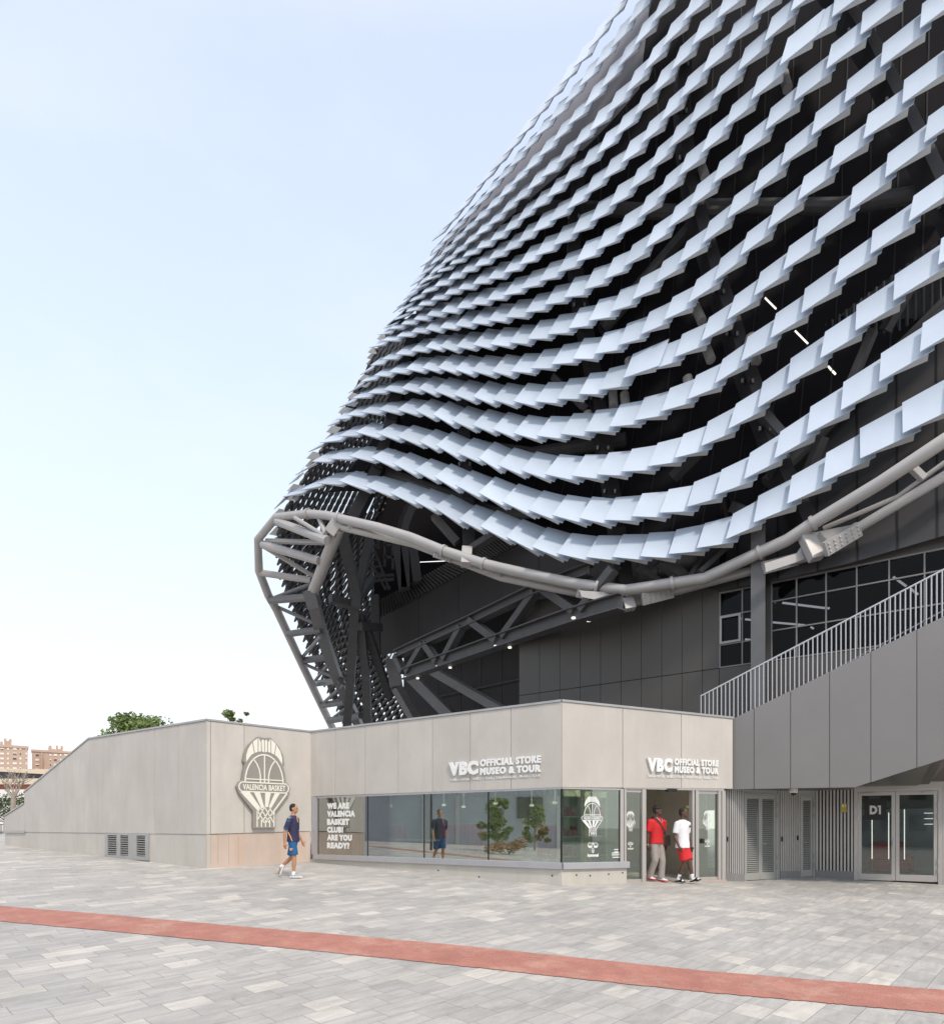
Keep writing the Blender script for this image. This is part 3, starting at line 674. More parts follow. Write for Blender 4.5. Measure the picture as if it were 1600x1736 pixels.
# treads
mb = MB(); (ua, za), (ub, zb) = ptsT; nst = 30
for k in range(nst):
    f0 = k/nst; u = ua+(ub-ua)*f0; z = za+(zb-za)*f0-.45
    FS.box(mb, u, u+(ub-ua)/nst, z-.12, z+.05, -3.2, -.3)
obj('treads', mb, M['dark_gap'], st)
rT = lin((1187, 1180), (1600, 965), (1735, 894))
mb = MB(); a = FS.px(1187.5, rT(1187.5), -.08); b = FS.px(1735, rT(1735), -.08)
FS.prism(mb, [(a[0], a[1]-.035), (b[0], b[1]-.035), b, a], -.13, -.03); obj('top_rail', mb, M['rail'], st)
uu = FS.px(1188.5, 1200, -.08)[0]; ue = FS.px(1700, 1000, -.08)[0]; k = 0
dU = FS.px(1196, 1200, -.08)[0]-FS.px(1189.2, 1200, -.08)[0]
zt_ = lambda u: a[1]-.036+(b[1]-a[1])*(u-a[0])/(b[0]-a[0])
zb_ = lambda u: za+(zb-za)*(u-ua)/(ub-ua)-.001
while uu < ue:
    mb = MB(); FS.prism(mb, [(uu-.012, zb_(uu)), (uu+.012, zb_(uu)), (uu+.012, zt_(uu)), (uu-.012, zt_(uu))], -.125, -.035)
    obj('baluster', mb, M['rail'], st); uu += dU
mb = MB(); mb.tube([FS.PX(1270, 1215, -.35), FS.PX(1660, 1002, -.35)], .02, 8); obj('handrail', mb, M['rail'], st)

# ------------------------------------------------------------------ entrance wall under the stair
ew = thing('entrance_wall', P(1360, 1490, 26.8), 'recessed grey slatted service wall with louvred doors under the stair', 'wall')
def chain_pt(x, D): p = P(x, HY, D); return (p.x, p.y)
c0 = [chain_pt(*q) for q in ((1228.5, 24.95), (1232, 24.98), (1238, 24.97), (1245, 24.97), (1254, 25.05), (1262, 25.15))]
ZT = 2.36
def slatwall(pts, n, name='slat_cladding', step=None, th=.05):
    "vertical slats along a plan polyline"
    segs = []; tot = 0
    for a, b in zip(pts, pts[1:]): segs.append((Face(a, b), tot)); tot += segs[-1][0].L
    mb = MB(); bk = MB(); sk = MB()
    for F, s0 in segs:
        g_ = ground_z(F.p.x, F.p.y)
        F.box(bk, -.01, F.L+.01, g_+.1, ZT+.25, -.12, -.07); F.box(sk, 0, F.L, g_-.3, g_+.2, -.11, .004)
    for k in range(n):
        s = (k+.5)*tot/n
        for F, s0 in segs:
            if s0 <= s < s0+F.L:
                g_ = ground_z(F.p.x, F.p.y); F.box(mb, s-s0-tot/n*.27, s-s0+tot/n*.27, g_+.2, ZT+.2, -.07, -.005); break
    o = obj(name, mb, M['slat'], ew); obj('backing', bk, M['slatback'], o); obj('skirting', sk, M['base'], o)
    return o
slatwall(c0, 10)
A1, A2, A3, A4, A5, A6 = chain_pt(1262.5, 25.2), chain_pt(1319, 26.1), chain_pt(1323, 26.3), chain_pt(1357, 26.8), chain_pt(1382, 27.0), chain_pt(1447, 26.2)
def ldoor(pa, pb, leaves, label=None):
    F = Face(pa, pb); g_ = ground_z(F.pt(F.L/2, 0).x, F.pt(F.L/2, 0).y)+.0; zt = ZT-.08
    mb = MB(); F.box(mb, 0, .05, g_-.2, zt+.05, -.14, -.005); F.box(mb, F.L-.07, F.L, g_-.2, zt+.05, -.14, -.005); F.box(mb, .051, F.L-.071, zt, zt+.05, -.14, -.005); F.box(mb, 0, F.L, zt+.052, ZT+.25, -.14, -.03)
    fr_ = obj('door_surround', mb, M['ldoor'], ew)
    w_ = (F.L-.12)/leaves
    for i in range(leaves):
        ua = .05+i*w_+.004; ub = ua+w_-.008; mb = MB()
        F.box(mb, ua, ua+.06, g_+.02, zt-.004, -.08, -.03); F.box(mb, ub-.06, ub, g_+.02, zt-.004, -.08, -.03)
        F.box(mb, ua+.06, ub-.06, g_+.02, g_+.22, -.08, -.03); F.box(mb, ua+.06, ub-.06, zt-.1, zt-.004, -.08, -.03); bk = MB(); F.box(bk, ua+.06, ub-.06, g_+.22, zt-.1, -.095, -.085)
        z = g_+.24
        while z < zt-.13:
            mb.hexa([F.pt(ua+.06, z, -.036), F.pt(ub-.06, z, -.036), F.pt(ub-.06, z+.008, -.036), F.pt(ua+.06, z+.008, -.036)],
                    [F.pt(ua+.06, z+.03, -.075), F.pt(ub-.06, z+.03, -.075), F.pt(ub-.06, z+.038, -.075), F.pt(ua+.06, z+.038, -.075)]); z += .052
        d = obj('louvre_door', mb, M['ldoor'], ew); obj('louvre_backing', bk, M['black'], d)
        if i == leaves-1:
            mb = MB(); uh = ua+.04 if leaves > 1 else ua+.035
            mb.tube([F.pt(uh, g_+1.0, -.03), F.pt(uh, g_+1.0, .03), F.pt(uh+.1, g_+1.0, .03)], .011, 8); obj('handle', mb, M['rail'], d)
    mb = MB()
    for z in (g_+.3, g_+.55, g_+1.7, g_+2.0): F.box(mb, F.L-.055, F.L-.03, z, z+.12, -.004, .02)
    obj('hinge', mb, M['ldoor'], fr_)
ldoor(A1, A2, 2)
mb = MB(); F = Face(A2, A3); F.box(mb, .0, F.L, -.3, ZT+.25, -.1, -.01); obj('corner_post', mb, M['ldoor'], ew)
slatwall([A3, A4], 11); ldoor(A4, A5, 1); slatwall([A5, A6], 11)
mb = MB()
for x, y, Fc in ((1233, 1423, Face(c0[1], c0[2])), (1326, 1423, Face(A3, A4)), (1352.5, 1421, Face(A3, A4))):
    Fc.pbox(mb, x-1.1, x+1.1, y-4, y+4, -.004, .012)
obj('slot_lock', mb, M['black'], ew)
# glazed double door D1
A7 = chain_pt(1598, 24.9); A8 = chain_pt(1720, 24.2)
F1 = Face(A6, A7); ent = thing('glazed_door', F1.pt(F1.L/2, -.05), 'pale aluminium double glass entrance door with black square sign under the stair', 'door')
g1 = ground_z(F1.p.x, F1.p.y)-.01; zt1 = F1.px(1520, 1342)[1]
mb = MB(); F1.box(mb, .005, .1, g1-.2, zt1+.1, -.12, .0); F1.box(mb, F1.L-.1, F1.L-.004, g1-.2, zt1+.1, -.12, .0); F1.box(mb, .1, F1.L-.1, zt1, zt1+.1, -.12, .0)
obj('door_frame', mb, M['frame'], ent)
um = F1.px(1518, 1420)[0]
for i, (ua, ub) in enumerate(((.105, um-.004), (um+.004, F1.L-.105))):
    mb = MB(); s = .085
    F1.box(mb, ua, ua+s, g1+.02, zt1-.004, -.09, -.02); F1.box(mb, ub-s, ub, g1+.02, zt1-.004, -.09, -.02); F1.box(mb, ua+s, ub-s, g1+.02, g1+.19, -.09, -.02); F1.box(mb, ua+s, ub-s, zt1-.1, zt1-.004, -.09, -.02)
    d = obj('door_leaf', mb, M['frame'], ent, bevel=.004)
    mb = MB(); F1.box(mb, ua+s, ub-s, g1+.19, zt1-.1, -.06, -.05); obj('pane', mb, M['doorglass'], d)
    mb = MB(); uc = ua+.08 if i == 0 else ub-.35; F1.box(mb, uc, uc+.27, zt1-.06, zt1-.02, -.018, .02); obj('door_closer', mb, M['frame'], d)
    mb = MB(); uc = ua-.02 if i == 0 else ub-.01
    for z in (.25, .5, 1.7, 2.0): F1.box(mb, uc, uc+.03, g1+z, g1+z+.13, .001, .025)
    obj('hinge', mb, M['rail'], d)
    if i == 0: mb = MB(); F1.box(mb, ub-.06, ub-.03, g1+.95, g1+1.15, -.018, .02); obj('handle', mb, M['rail'], d)
t = thing('door_sign', F1.PX(1484, 1389, .02), 'black square sign reading D1 on the left glass door leaf', 'sign')
mb = MB(); F1.pbox(mb, 1465.5, 1502.5, 1355, 1390.5, -.045, -.01); obj('sign_plate', mb, M['black'], t)
mb = MB(); text_px(mb, F1, 'D', 1474, 1487, 1366, 1381, -.009, -.003, .06); F1.pq(mb, [(1487.6, 1366), (1493, 1366), (1493, 1381), (1489.6, 1381), (1489.6, 1368.8), (1487.6, 1368.8)], -.009, -.003); obj('sign_letters', mb, mat('sign_silver', (.62, .60, .57), .5), t)
t = thing('notice', Face(A5, A6).PX(1430, 1370, .01), 'yellow camera warning notice fixed to the slatted wall beside the glass doors', 'notice')
Fn = Face(A5, A6); mb = MB(); Fn.pbox(mb, 1425.5, 1435, 1362.5, 1377, 0, .01); obj('notice_plate', mb, M['yellow'], t)
mb = MB(); Fn.pbox(mb, 1427.5, 1433, 1364.5, 1368.5, .0105, .012); obj('notice_panel', mb, M['white'], t)
mb = MB(); Fn.pq(mb, [(1429, 1366), (1431, 1365.6), (1432.3, 1367.2), (1431.6, 1367.8)], .0125, .014); obj('camera_icon', mb, M['black'], t)
# wall above and beyond the doors, room behind
mb = MB(); F1.box(mb, -.02, F1.L+3, zt1+.101, 3.6, -.16, -.01); F1.box(mb, F1.L, F1.L+3, -.4, zt1+.1, -.14, -.002); obj('lintel_wall', mb, M['frame'], ew)
mb = MB(); F1.box(mb, -.89, F1.L+1.89, -.3, 3.3, -3.7, -3.6); F1.box(mb, -1, -.9, -.3, 3.4, -6, -.2); F1.box(mb, F1.L+1.9, F1.L+2, -.3, 3.4, -6, -.2); obj('lobby_wall', mb, mat('lobby_blue_grey', (.42, .46, .58), .5), ew)
mb = MB(); F1.box(mb, -.9, F1.L+1.9, -.2, g1+.01, -6, -.2); obj('lobby_floor', mb, M['intfloor'], ew)
mb = MB(); F1.box(mb, -.9, F1.L+1.9, 3.3, 3.4, -6, -.2); obj('lobby_ceiling', mb, M['inner'], ew)
for u in (.3, 1.5, 2.7):
    mb = MB(); F1.box(mb, u, u+.9, 3.24, 3.295, -3.3, -2.3); obj('lobby_fill_panel', mb, M['fill_lamp'], ew)  # glowing panels added to lift the brightness of the lobby
mb = MB()
for u in (.28, .72, 1.15, 1.55, 2.35, 2.65, 2.95): mb = MB(); F1.box(mb, u, u+.02, g1+.5, 1.85+.12*((u*7) % 2), -2.42, -2.4); obj('light_strip', mb, M['lampw'], ew)
for k in range(6): mb = MB(); F1.box(mb, 2.2, 4.2, 1.5+k*.17, 1.515+k*.17, -3.22, -3.2); obj('light_strip', mb, M['lampw'], ew)
t = thing('red_armchair', F1.pt(F1.L-.7, g1, -3), 'dark red armchair inside the lobby seen through the right glass door', 'chair')
mb = MB(); F1.box(mb, F1.L-1.2, F1.L-.3, g1+.12, g1+.42, -3.3, -2.5); obj('seat', mb, M['red'], t, bevel=.05)
mb = MB(); F1.box(mb, F1.L-1.2, F1.L-.3, g1+.42, g1+1.0, -3.5, -3.31); obj('backrest', mb, M['red'], t, bevel=.05)
for sx in (-1.31, -.29):
    mb = MB(); F1.box(mb, F1.L+sx, F1.L+sx+.1, g1+.1, g1+.62, -3.3, -2.5); obj('armrest', mb, M['red'], t, bevel=.03)
# dome camera
p = FS.PX(1345, 1342, -.5)
t = thing('security_camera', p, 'small white dome security camera hanging under the stair soffit', 'camera')
mb = MB(); mb.loft([[p+Vector((r*math.cos(k*.524), r*math.sin(k*.524), z)) for k in range(12)] for r, z in ((.09, .11), (.1, .05), (.1, -.02), (.085, -.04))]); obj('housing', mb, M['plasterw'], t, smooth=True)
mb = MB(); mb.ell(p+Vector((0, 0, -.05)), (.065, .065, .06)); obj('lens_dome', mb, M['black'], t, smooth=True)
# ------------------------------------------------------------------ arena
ROWS = dict(
h=[(464,863),(479,842),(508,831),(539,819),(574,814.5),(619,824),(661,835),(701,848),(736,860),(778,880),(814,892),(858,910),(902,927),(944,938),(993,944),(1038,944),(1085,943),(1133,939),(1181,929),(1230,914),(1277,886),(1334,854),(1394,817),(1458,777),(1530,734),(1612,684)],
g=[(489,821),(500,805),(529,782),(556,777),(592,772.6),(629,775),(666,785),(702,797),(736,808),(772,822),(811,835),(851,850),(895,864),(936,873),(982,878),(1025,881),(1071,875),(1117,869),(1164,859),(1211,839),(1261,812),(1312,777),(1367,736),(1425,695),(1490,646.5),(1559,596),(1635,540)],
f=[(522,766),(542,750),(573,739),(603,732),(639,734),(673,739),(711,748),(739,754.5),(775,767),(811,776),(844,788),(883,797),(923,803.5),(969,806),(1012,804),(1053,799),(1098,790),(1143,776),(1188,756),(1234,727),(1284,691),(1334,651),(1390,607),(1449.5,560),(1514,509),(1590,448)],
e=[(555,722),(570,710),(588,703),(612,698),(641,694),(673,694),(705,696),(734,702),(766,712),(801,720),(835,727),(870,734),(909,738),(949.5,735),(991,731),(1032.5,723),(1076,712),(1120,697),(1165,676.5),(1211,650),(1256,612),(1305.5,573),(1358,530),(1414,482),(1475,430),(1540,375),(1612,313)],
d=[(575,690),(597,675),(623,666),(650,660),(680,658),(709,658),(736,662),(769,668),(802,672),(835,677),(870,679.5),(906,680),(944,675.6),(981,667.5),(1015,660.6),(1055,647),(1098,628),(1143,605),(1188,578),(1232,541.7),(1278,501),(1327,457.6),(1381,410),(1439,357),(1500,300),(1566,241),(1640,176)],
c=[(590,666),(611,647),(634,636),(659,630),(687,625),(715,623),(742,623),(771,626),(799,628),(834,629),(866,629),(900,624),(934.6,617),(971,607.6),(1007,599.5),(1048,584.6),(1086,566),(1125,542),(1166,513),(1210,476),(1254,433),(1301,388),(1352,339),(1406,288),(1463,235),(1529,175),(1600,110)],
b=[(610,635),(628,619),(647,609),(670,600),(695,594),(721,588),(746,587),(773,587),(802,584),(831,583),(863,580),(894,574),(928,566),(964,556),(998,543),(1036,527),(1072,507),(1110,480),(1150,447),(1190,412),(1232,370),(1276,328),(1323,281),(1375,229),(1431,174),(1492,113),(1559,47),(1630,-22)],
a=[(625,589),(648,577),(672,570),(697,562.5),(721,557),(745,555),(771,551),(798,547),(827,542.6),(857,537),(890,529),(923,516),(956,503.7),(990,490),(1024,472.6),(1058,450.6),(1094,420),(1131,387),(1168,351),(1207.6,311),(1250,268),(1297,220),(1346,170),(1400,116),(1458,58),(1520,-3),(1585,-66)],
z1=[(640,567),(660,557),(680,549),(701,541),(723,534),(747.5,528),(773.5,522),(798,515),(825,508),(853,500),(883,489),(914,476),(945,461),(977,443),(1011,423),(1045,400),(1081,370),(1115,335),(1150,298),(1188,259),(1228,216),(1272,169),(1318,120),(1362,76),(1410,28),(1460,-22)],
z2=[(650,556),(668,542),(688,528),(709,517),(730,508),(753,499),(776,490),(801,481),(827,472),(853,462),(880,448),(907,433),(938,415),(969,396.5),(1000,376),(1032.5,350),(1067,321),(1100,288),(1133,251),(1168,211),(1207.6,168),(1250,120),(1295,70),(1340,18),(1385,-30)],
z3=[(655,551),(675,528),(694,511),(714,497),(736,485),(759,473.5),(781,462),(804,451),(828,439),(853,426),(878,410),(902,393),(931,375),(961,354),(990,331),(1021,304),(1053,275.6),(1087,242),(1120,205),(1153,166),(1190,123),(1232,76),(1275.6,29),(1318,-18)],
z4=[(665,530),(683,508),(702,491),(721,475),(741,461),(762,448),(784,435),(807,421),(830,408),(853,393),(876,375),(900,355),(926.5,334),(953,312),(983,287),(1012,260.6),(1042,231),(1075,196),(1106,158),(1138,118),(1173,76),(1214.5,31),(1255,-12)],
z5=[(672,521),(690,502),(709,483),(728,465),(747,448),(766,432),(785,416),(805,399),(826,382),(848,363),(870,343),(893,322),(917,300),(944,277),(971,250),(1000,221),(1029,191.5),(1061,157),(1092,119),(1123,78),(1158,34.5),(1195,-10)],
z6=[(695,485),(712,467),(729,449),(747,431),(765,413),(784,394),(803,376),(823,357),(844,336),(866,314),(888,291),(911.5,266),(937,240),(962,212),(990,182),(1018.6,149),(1047,113),(1075,76.5),(1105,37),(1136,-5),(1168,-50)],
z7=[(712,452),(729,433),(746,414),(764,394),(782,374),(801,353),(821,331),(841,308),(862,284),(884,259),(906,232),(930,206),(956,177),(981,147),(1008,114),(1036,80),(1064,41),(1093,0),(1122,-42),(1152,-84)],
z8=[(732,408),(750,388),(770,364),(789,341),(808,317),(830,291),(852,264),(876,234),(899,205),(923,174),(948,144),(972,113),(998,82),(1025,43),(1052,4),(1080,-38),(1108,-80)])
KEYS = list('hgfedcba')+['z%d' % i for i in range(1, 9)]
XS = [462, 478, 515, 545, 567, 588, 608, 622, 636, 645, 652, 660, 668, 690, 705, 722]
SIL = [(-100, 1120), (0, 1050), (200, 903), (350, 778), (450, 702), (540, 650), (590, 622), (660, 590), (740, 535), (775, 515), (821, 480), (863, 462), (900, 440), (1000, 440)]
def interp(t, x):
    if x <= t[0][0]: return t[0][1]
    for (a, b), (c, d_) in zip(t, t[1:]):
        if x <= c: return b+(d_-b)*(x-a)/(c-a)
    return t[-1][1]
def Dsurf(r, x, y):
    d = max(.5*(x-XS[r])+.5*(x-interp(SIL, y)), 0)
    return 45-(.40*math.sqrt(d)+.0055*d)
UP1 = [(480, 14), (508, 16), (640, 16), (740, 23), (845, 30), (940, 35), (1040, 38), (1180, 42), (1280, 45), (1458, 52), (1650, 58)]
UP2 = [(640, 14), (700, 21), (800, 27), (990, 34), (1058, 36), (1250, 39), (1463, 40), (1650, 44)]
RT1 = [(460, 26), (508, 31), (640, 30), (740, 29), (845, 28), (940, 25), (1040, 18), (1180, 13), (1280, 10), (1458, 2), (1650, -2)]
RT2 = [(640, 19), (800, 21), (900, 18), (1000, 15), (1250, 13), (1463, 6), (1650, 4)]
DL = [(460, 1.5), (700, 1.4), (1000, 1.0), (1650, .9)]
ar = thing('arena', P(1100, 1403, 40), 'huge dark arena with a curved facade of overlapping pale blue louvres', 'building')
cand = []
surf = {}
for r, key in enumerate(KEYS):
    pts = ROWS[key]
    while pts[-1][0] < 1690 and pts[-1][1] > -90:
        (x0, y0), (x1, y1) = pts[-2:]; pts.append((x1+(x1-x0)*1.05, y1+(y1-y0)*1.05))
    Q = [P(x, y, Dsurf(r, x, y)) for x, y in pts]; surf[r] = (pts, Q)
    for i in range(len(pts)-1):
        x, y = pts[i]; D = Dsurf(r, x, y); t = min(max((820-y)/400, 0), 1)
        wx = pts[i+1][0]-x
        u_ = interp(UP1, x)*(1-t)+interp(UP2, x)*t; rt = interp(RT1, x)*(1-t)+interp(RT2, x)*t; dl = interp(DL, x)
        lim = min(1, wx/26); u_ *= .55+.45*lim; rt *= lim
        if r < 6 and x < 700: u_ *= 1.05
        special = (key == 'd' and abs(x-1055) < 8) or (key == 'z1' and abs(x-1318) < 8)
        BL = Q[i]; TL = P(x+rt, y-u_, D+dl)
        e = 1.42-.12*t if x > 850 else 1.34
        if special: e = 1.3
        BR = BL+(Q[i+1]-BL)*e; dep = .58-.20*t; BR.y += S*(dep if not special else -.05); BR.x *= 1+dep/D
        dz = rnd.uniform(-.06, .06); TL = TL+Vector((0, dz*1.5, dz)); BR = BR+Vector((0, rnd.uniform(-.04, .04), rnd.uniform(-.02, .02)))
        if special: BL = BL+Vector((0, -.15, .03)); TL = TL+Vector((0, -.2, .06))
        TR = BR+(TL-BL)+(Q[i+1]-BL)*.06; TR.z += .10*(1-t); TR.y -= S*.12*(1-t)
        up = (TL-BL); al = (BR-BL); n = al.cross(up).normalized()
        if n.y > 0: n = -n
        mb = MB(); th = n*.025
        mb.loft([[p, q, q-th, p-th] for p, q in [(BL.lerp(BR, i_/6), TL.lerp(TR, i_/6)) for i_ in range(7)]])
        m2 = MB(); k = .9; b0 = BL+al*.03+up*.02; b1 = BL+al*k+up*.02
        t0, t1 = b0+up*.93, b1+up*.93; w0, w1 = n*.03, n*((.10+.14*min(max((x-700)/600, 0), 1))*(1-.4*t*(x < 1050)))
        m2.hexa([b0-w0, b1-w1, t1-w1, t0-w0], [b0-th*1.02, b1-th*1.02, t1-th*1.02, t0-th*1.02])
        big = wx*u_ if -20 < x < 1560 and y > 10 else 0
        cand.append((big, mb, m2, special))
for r in range(0, 11):     # the rows curl round the end of the facade
    x, y = ROWS[KEYS[r]][0]; D = Dsurf(r, x, y); f = 1-.05*r
    for k in range(4):
        xx = x-(4, 7, 9, 9)[k]*f; yy = y+(12, 27, 43, 60)[k]*f; Dd = D+1.0+1.3*k
        BL = P(xx, yy, Dd); BR = P(xx+16*f, yy+3, Dd+1.6); TL = P(xx+12*f, yy-13*f, Dd+1.0); TR = BR+(TL-BL)
        n = (BR-BL).cross(TL-BL).normalized(); n = -n if n.x > 0 else n; th = n*.025
        mb = MB(); mb.hexa([BL-th, BR-th, TR-th, TL-th], [BL, BR, TR, TL]); m2 = MB(); w1 = n*.14; m2.hexa([BL-w1*.3, BR-w1, TR-w1, TL-w1*.3], [BL-th*1.05, BR-th*1.05, TR-th*1.05, TL-th*1.05])
        cand.append((0, mb, m2, False))
cand.sort(key=lambda c: -c[0])
spec = [c for c in cand if c[3]]; cand = spec+[c for c in cand if not c[3]]
S1 = MB(); S2 = MB()
for i, (bg, mb, m2, sp) in enumerate(cand):
    if i < 50:
        o = obj('louvre_panel', mb, M['louvre'], ar, smooth=True)
        obj('panel_frame', m2, M['louvre_under'], o)
    elif i < 100:
        o = obj('louvre_panel', mb, M['louvre'], ar, smooth=True)
        obj('panel_frame', m2, M['louvre_under'], o)
    else: S1.add(mb.v, mb.f); S2.add(m2.v, m2.f)
o = obj('louvre_panel', S1, M['louvre'], ar, smooth=True); tag(o, kind='stuff'); o2 = obj('panel_frame', S2, M['louvre_under'], o); tag(o2, kind='stuff')

# inner wall behind the louvres
def off(p, k): return Vector((p.x*(1+k/60), p.y+S*k, p.z))
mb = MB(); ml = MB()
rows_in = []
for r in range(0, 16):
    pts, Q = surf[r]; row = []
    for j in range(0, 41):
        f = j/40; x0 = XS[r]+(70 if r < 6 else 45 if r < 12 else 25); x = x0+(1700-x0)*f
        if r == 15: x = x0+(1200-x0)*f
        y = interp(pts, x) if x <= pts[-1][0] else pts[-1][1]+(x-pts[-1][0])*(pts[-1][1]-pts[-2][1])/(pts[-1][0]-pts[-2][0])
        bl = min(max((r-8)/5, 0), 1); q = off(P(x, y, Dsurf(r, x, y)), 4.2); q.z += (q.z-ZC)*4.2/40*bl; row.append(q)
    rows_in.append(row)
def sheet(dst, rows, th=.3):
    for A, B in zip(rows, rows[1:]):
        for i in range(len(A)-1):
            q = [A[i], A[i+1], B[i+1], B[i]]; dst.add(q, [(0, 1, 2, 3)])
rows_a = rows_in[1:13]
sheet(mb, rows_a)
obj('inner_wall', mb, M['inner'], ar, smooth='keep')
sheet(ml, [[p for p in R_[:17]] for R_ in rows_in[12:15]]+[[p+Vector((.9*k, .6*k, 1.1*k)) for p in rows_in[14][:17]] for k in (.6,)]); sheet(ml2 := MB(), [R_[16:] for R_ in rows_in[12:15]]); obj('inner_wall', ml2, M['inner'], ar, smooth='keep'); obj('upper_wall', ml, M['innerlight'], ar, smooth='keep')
mb = MB()
for k in range(1, 40, 2):
    for A, B in zip(rows_a, rows_a[1:]):
        a, b = A[k], B[k]; q = Vector((0, -.03, 0)); mb.add([a+q, a+q+(A[k+1]-a).normalized()*.06, b+q+(B[k+1]-b).normalized()*.06, b+q], [(0, 1, 2, 3)])
obj('panel_joint', mb, M['black'], ar, smooth='keep')

# main columns behind the louvres
def sp(x, y, extra, r=None):
    # depth of the louvre surface at a pixel, found between rows
    best = min(range(16), key=lambda q: abs((interp(ROWS[KEYS[q]], x))-y)); return Dsurf(best, max(x, XS[best]+4), y)+extra
COLS = [[(795, 938), (793, 850), (788, 770), (783, 690), (783, 600), (792, 520), (806, 440)],
        [(1062, 1012), (1045, 900), (1032, 815), (1021, 745), (1009, 655), (995, 580), (980, 500), (972, 430), (975, 350), (985, 270)],
        [(1376, 915), (1325, 805), (1290, 705), (1262, 630), (1236, 548), (1214, 480), (1190, 400), (1172, 330), (1160, 250), (1155, 170), (1160, 90)],
        [(1640, 420), (1590, 330), (1540, 222), (1505, 155), (1478, 98), (1440, 40), (1400, -30)],
        [(600, 880), (640, 800), (665, 720), (680, 640), (700, 580)]]
for c in COLS:
    mb = MB(); pp = [P(x, y, sp(x, y, 2.4)) for x, y in c]
    for a, b in zip(pp, pp[1:]): mb.bar(a, b, .62, .5, (1, 0, 0))
    obj('column', mb, M['colsteel'], ar)
# pin brackets at the columns, per row
for c in COLS[:4]:
    for (xa, ya), (xb, yb) in zip(c, c[1:]):
        for f in (.75,):
            x = xa+(xb-xa)*f; y = ya+(yb-ya)*f
            for dx in (-9, 9):
                mb = MB(); a = P(x+dx, y, sp(x, y, 2.3)); b = P(x+dx-2, y-4, sp(x, y, 1.5)); mb.bar(a, b, .07, .12); obj('bracket', mb, M['steel'], ar)
# horizontal tubes and light actuator tubes
for q in ([(640, 735), (900, 770), (1060, 745)], [(1020, 560), (1200, 350), (1420, 350), (1620, 320)], [(880, 350), (1050, 355), (1240, 365)], [(650, 800), (840, 870), (1040, 860)], [(1300, 820), (1480, 640), (1640, 480)]):
    mb = MB(); mb.tube([P(x, y, sp(x, y, 3.4)) for x, y in q], .26, 10); obj('tube_brace', mb, M['dsteel'], ar, smooth=True)
for xa, ya, xb, yb in ((1272, 575, 1262, 605), (1282, 615, 1272, 570), (1190, 545, 1178, 520), (1172, 675, 1165, 640), (1040, 690, 1038, 655), (1062, 705, 1058, 668), (1185, 350, 1180, 335), (1195, 300, 1190, 285), (1335, 150, 1328, 125), (1070, 640, 1066, 610), (1205, 610, 1197, 590), (1000, 740, 996, 700)):
    mb = MB(); mb.tube([P(xa, ya, sp(xa, ya, 2.0)), P(xb, yb, sp(xb, yb, 2.0))], .17, 10); obj('actuator_tube', mb, M['ring'], ar, smooth=True)
for xa, ya, xb, yb, w_, nm in ((735, 875, 775, 920, .34, 'strut'), (840, 905, 800, 930, .3, 'strut'), (1290, 880, 1245, 860, .4, 'strut'), (1045, 955, 1005, 1000, .4, 'strut'), (1120, 950, 1165, 985, .4, 'strut'), (1170, 980, 1190, 945, .2, 'strut'), (1185, 970, 1230, 930, .2, 'strut'), (1080, 960, 1120, 990, .25, 'strut'), (1290, 700, 1330, 745, .35, 'strut'), (1480, 560, 1430, 680, .3, 'strut'), (1545, 480, 1500, 560, .3, 'strut'), (1395, 740, 1370, 800, .3, 'strut'), (1200, 750, 1140, 810, .35, 'strut'), (990, 690, 940, 640, .3, 'strut')):
    mb = MB(); mb.bar(P(xa, ya, sp(xa, ya, 1.4)), P(xb, yb, sp(xb, yb, 2.2)), w_, w_*.8); obj(nm, mb, M['dsteel'], ar)

# ring
RING = [(1730, 672, 24.6), (1600, 747, 25.3), (1491, 819, 26.9), (1378, 887, 28.6), (1334, 916, 29.3), (1287, 937, 30), (1194, 981, 31.2), (1060, 1001, 32.8), (977, 990, 34), (884, 971, 35.2), (820, 956, 36), (752, 934, 37), (696, 911, 38.1), (640, 894, 39.2), (555, 874, 41.4), (522.6, 871, 42.6), (468, 877, 44.6), (437, 915, 46), (439, 968, 48.5), (455, 1010, 51), (468, 1032, 52.6), (510, 1122.6, 60), (542, 1190, 67), (575, 1258, 74), (605, 1320, 80)]
rp = [P(*q) for q in RING]
mb = MB(); mb.tube(rp, [.19]*14+[.185]*4+[.21, .22, .23, .24, .26, .27, .28], 16); obj('ring_tube', mb, M['ring'], ar, smooth=True)
for x, y, D in ((1378, 887, 28.6), (1287, 937, 30), (1140, 989, 31.8), (1013, 995, 33.4), (820, 956, 36), (752, 934, 37), (575, 879, 40.9), (522.6, 871, 42.6)):
    c = P(x, y, D); i = min(range(len(rp)-1), key=lambda k: (rp[k]-c).length); t_ = (rp[min(i+1, len(rp)-1)]-rp[i-1]).normalized(); mb = MB(); mb.tube([c-t_*.05, c+t_*.05], .235, 16); obj('ring_flange', mb, M['ring'], ar, smooth=True)
R2 = [(1730, 735, 25.4), (1600, 808, 26.2), (1458, 893, 28.2), (1372, 944, 29.6), (1295, 962, 30.8), (1240, 977, 31.4), (1139, 1004, 32.8), (1066, 1024, 33.7), (985, 1007, 34.8), (850, 979, 36.4), (700, 922, 38.9), (575, 893, 41.2)]
r2 = [P(*q) for q in R2]
mb = MB(); mb.tube(r2, .15, 12); obj('inner_chord', mb, M['ring'], ar, smooth=True)
mb = MB(); q = [P(*a) for a in ((1730, 705, 25.3), (1600, 785, 26.2), (1520, 843, 27.3), (1395, 896, 28.9))]; mb.tube(q, .07, 10); obj('stay_rod', mb, M['ring'], ar, smooth=True)
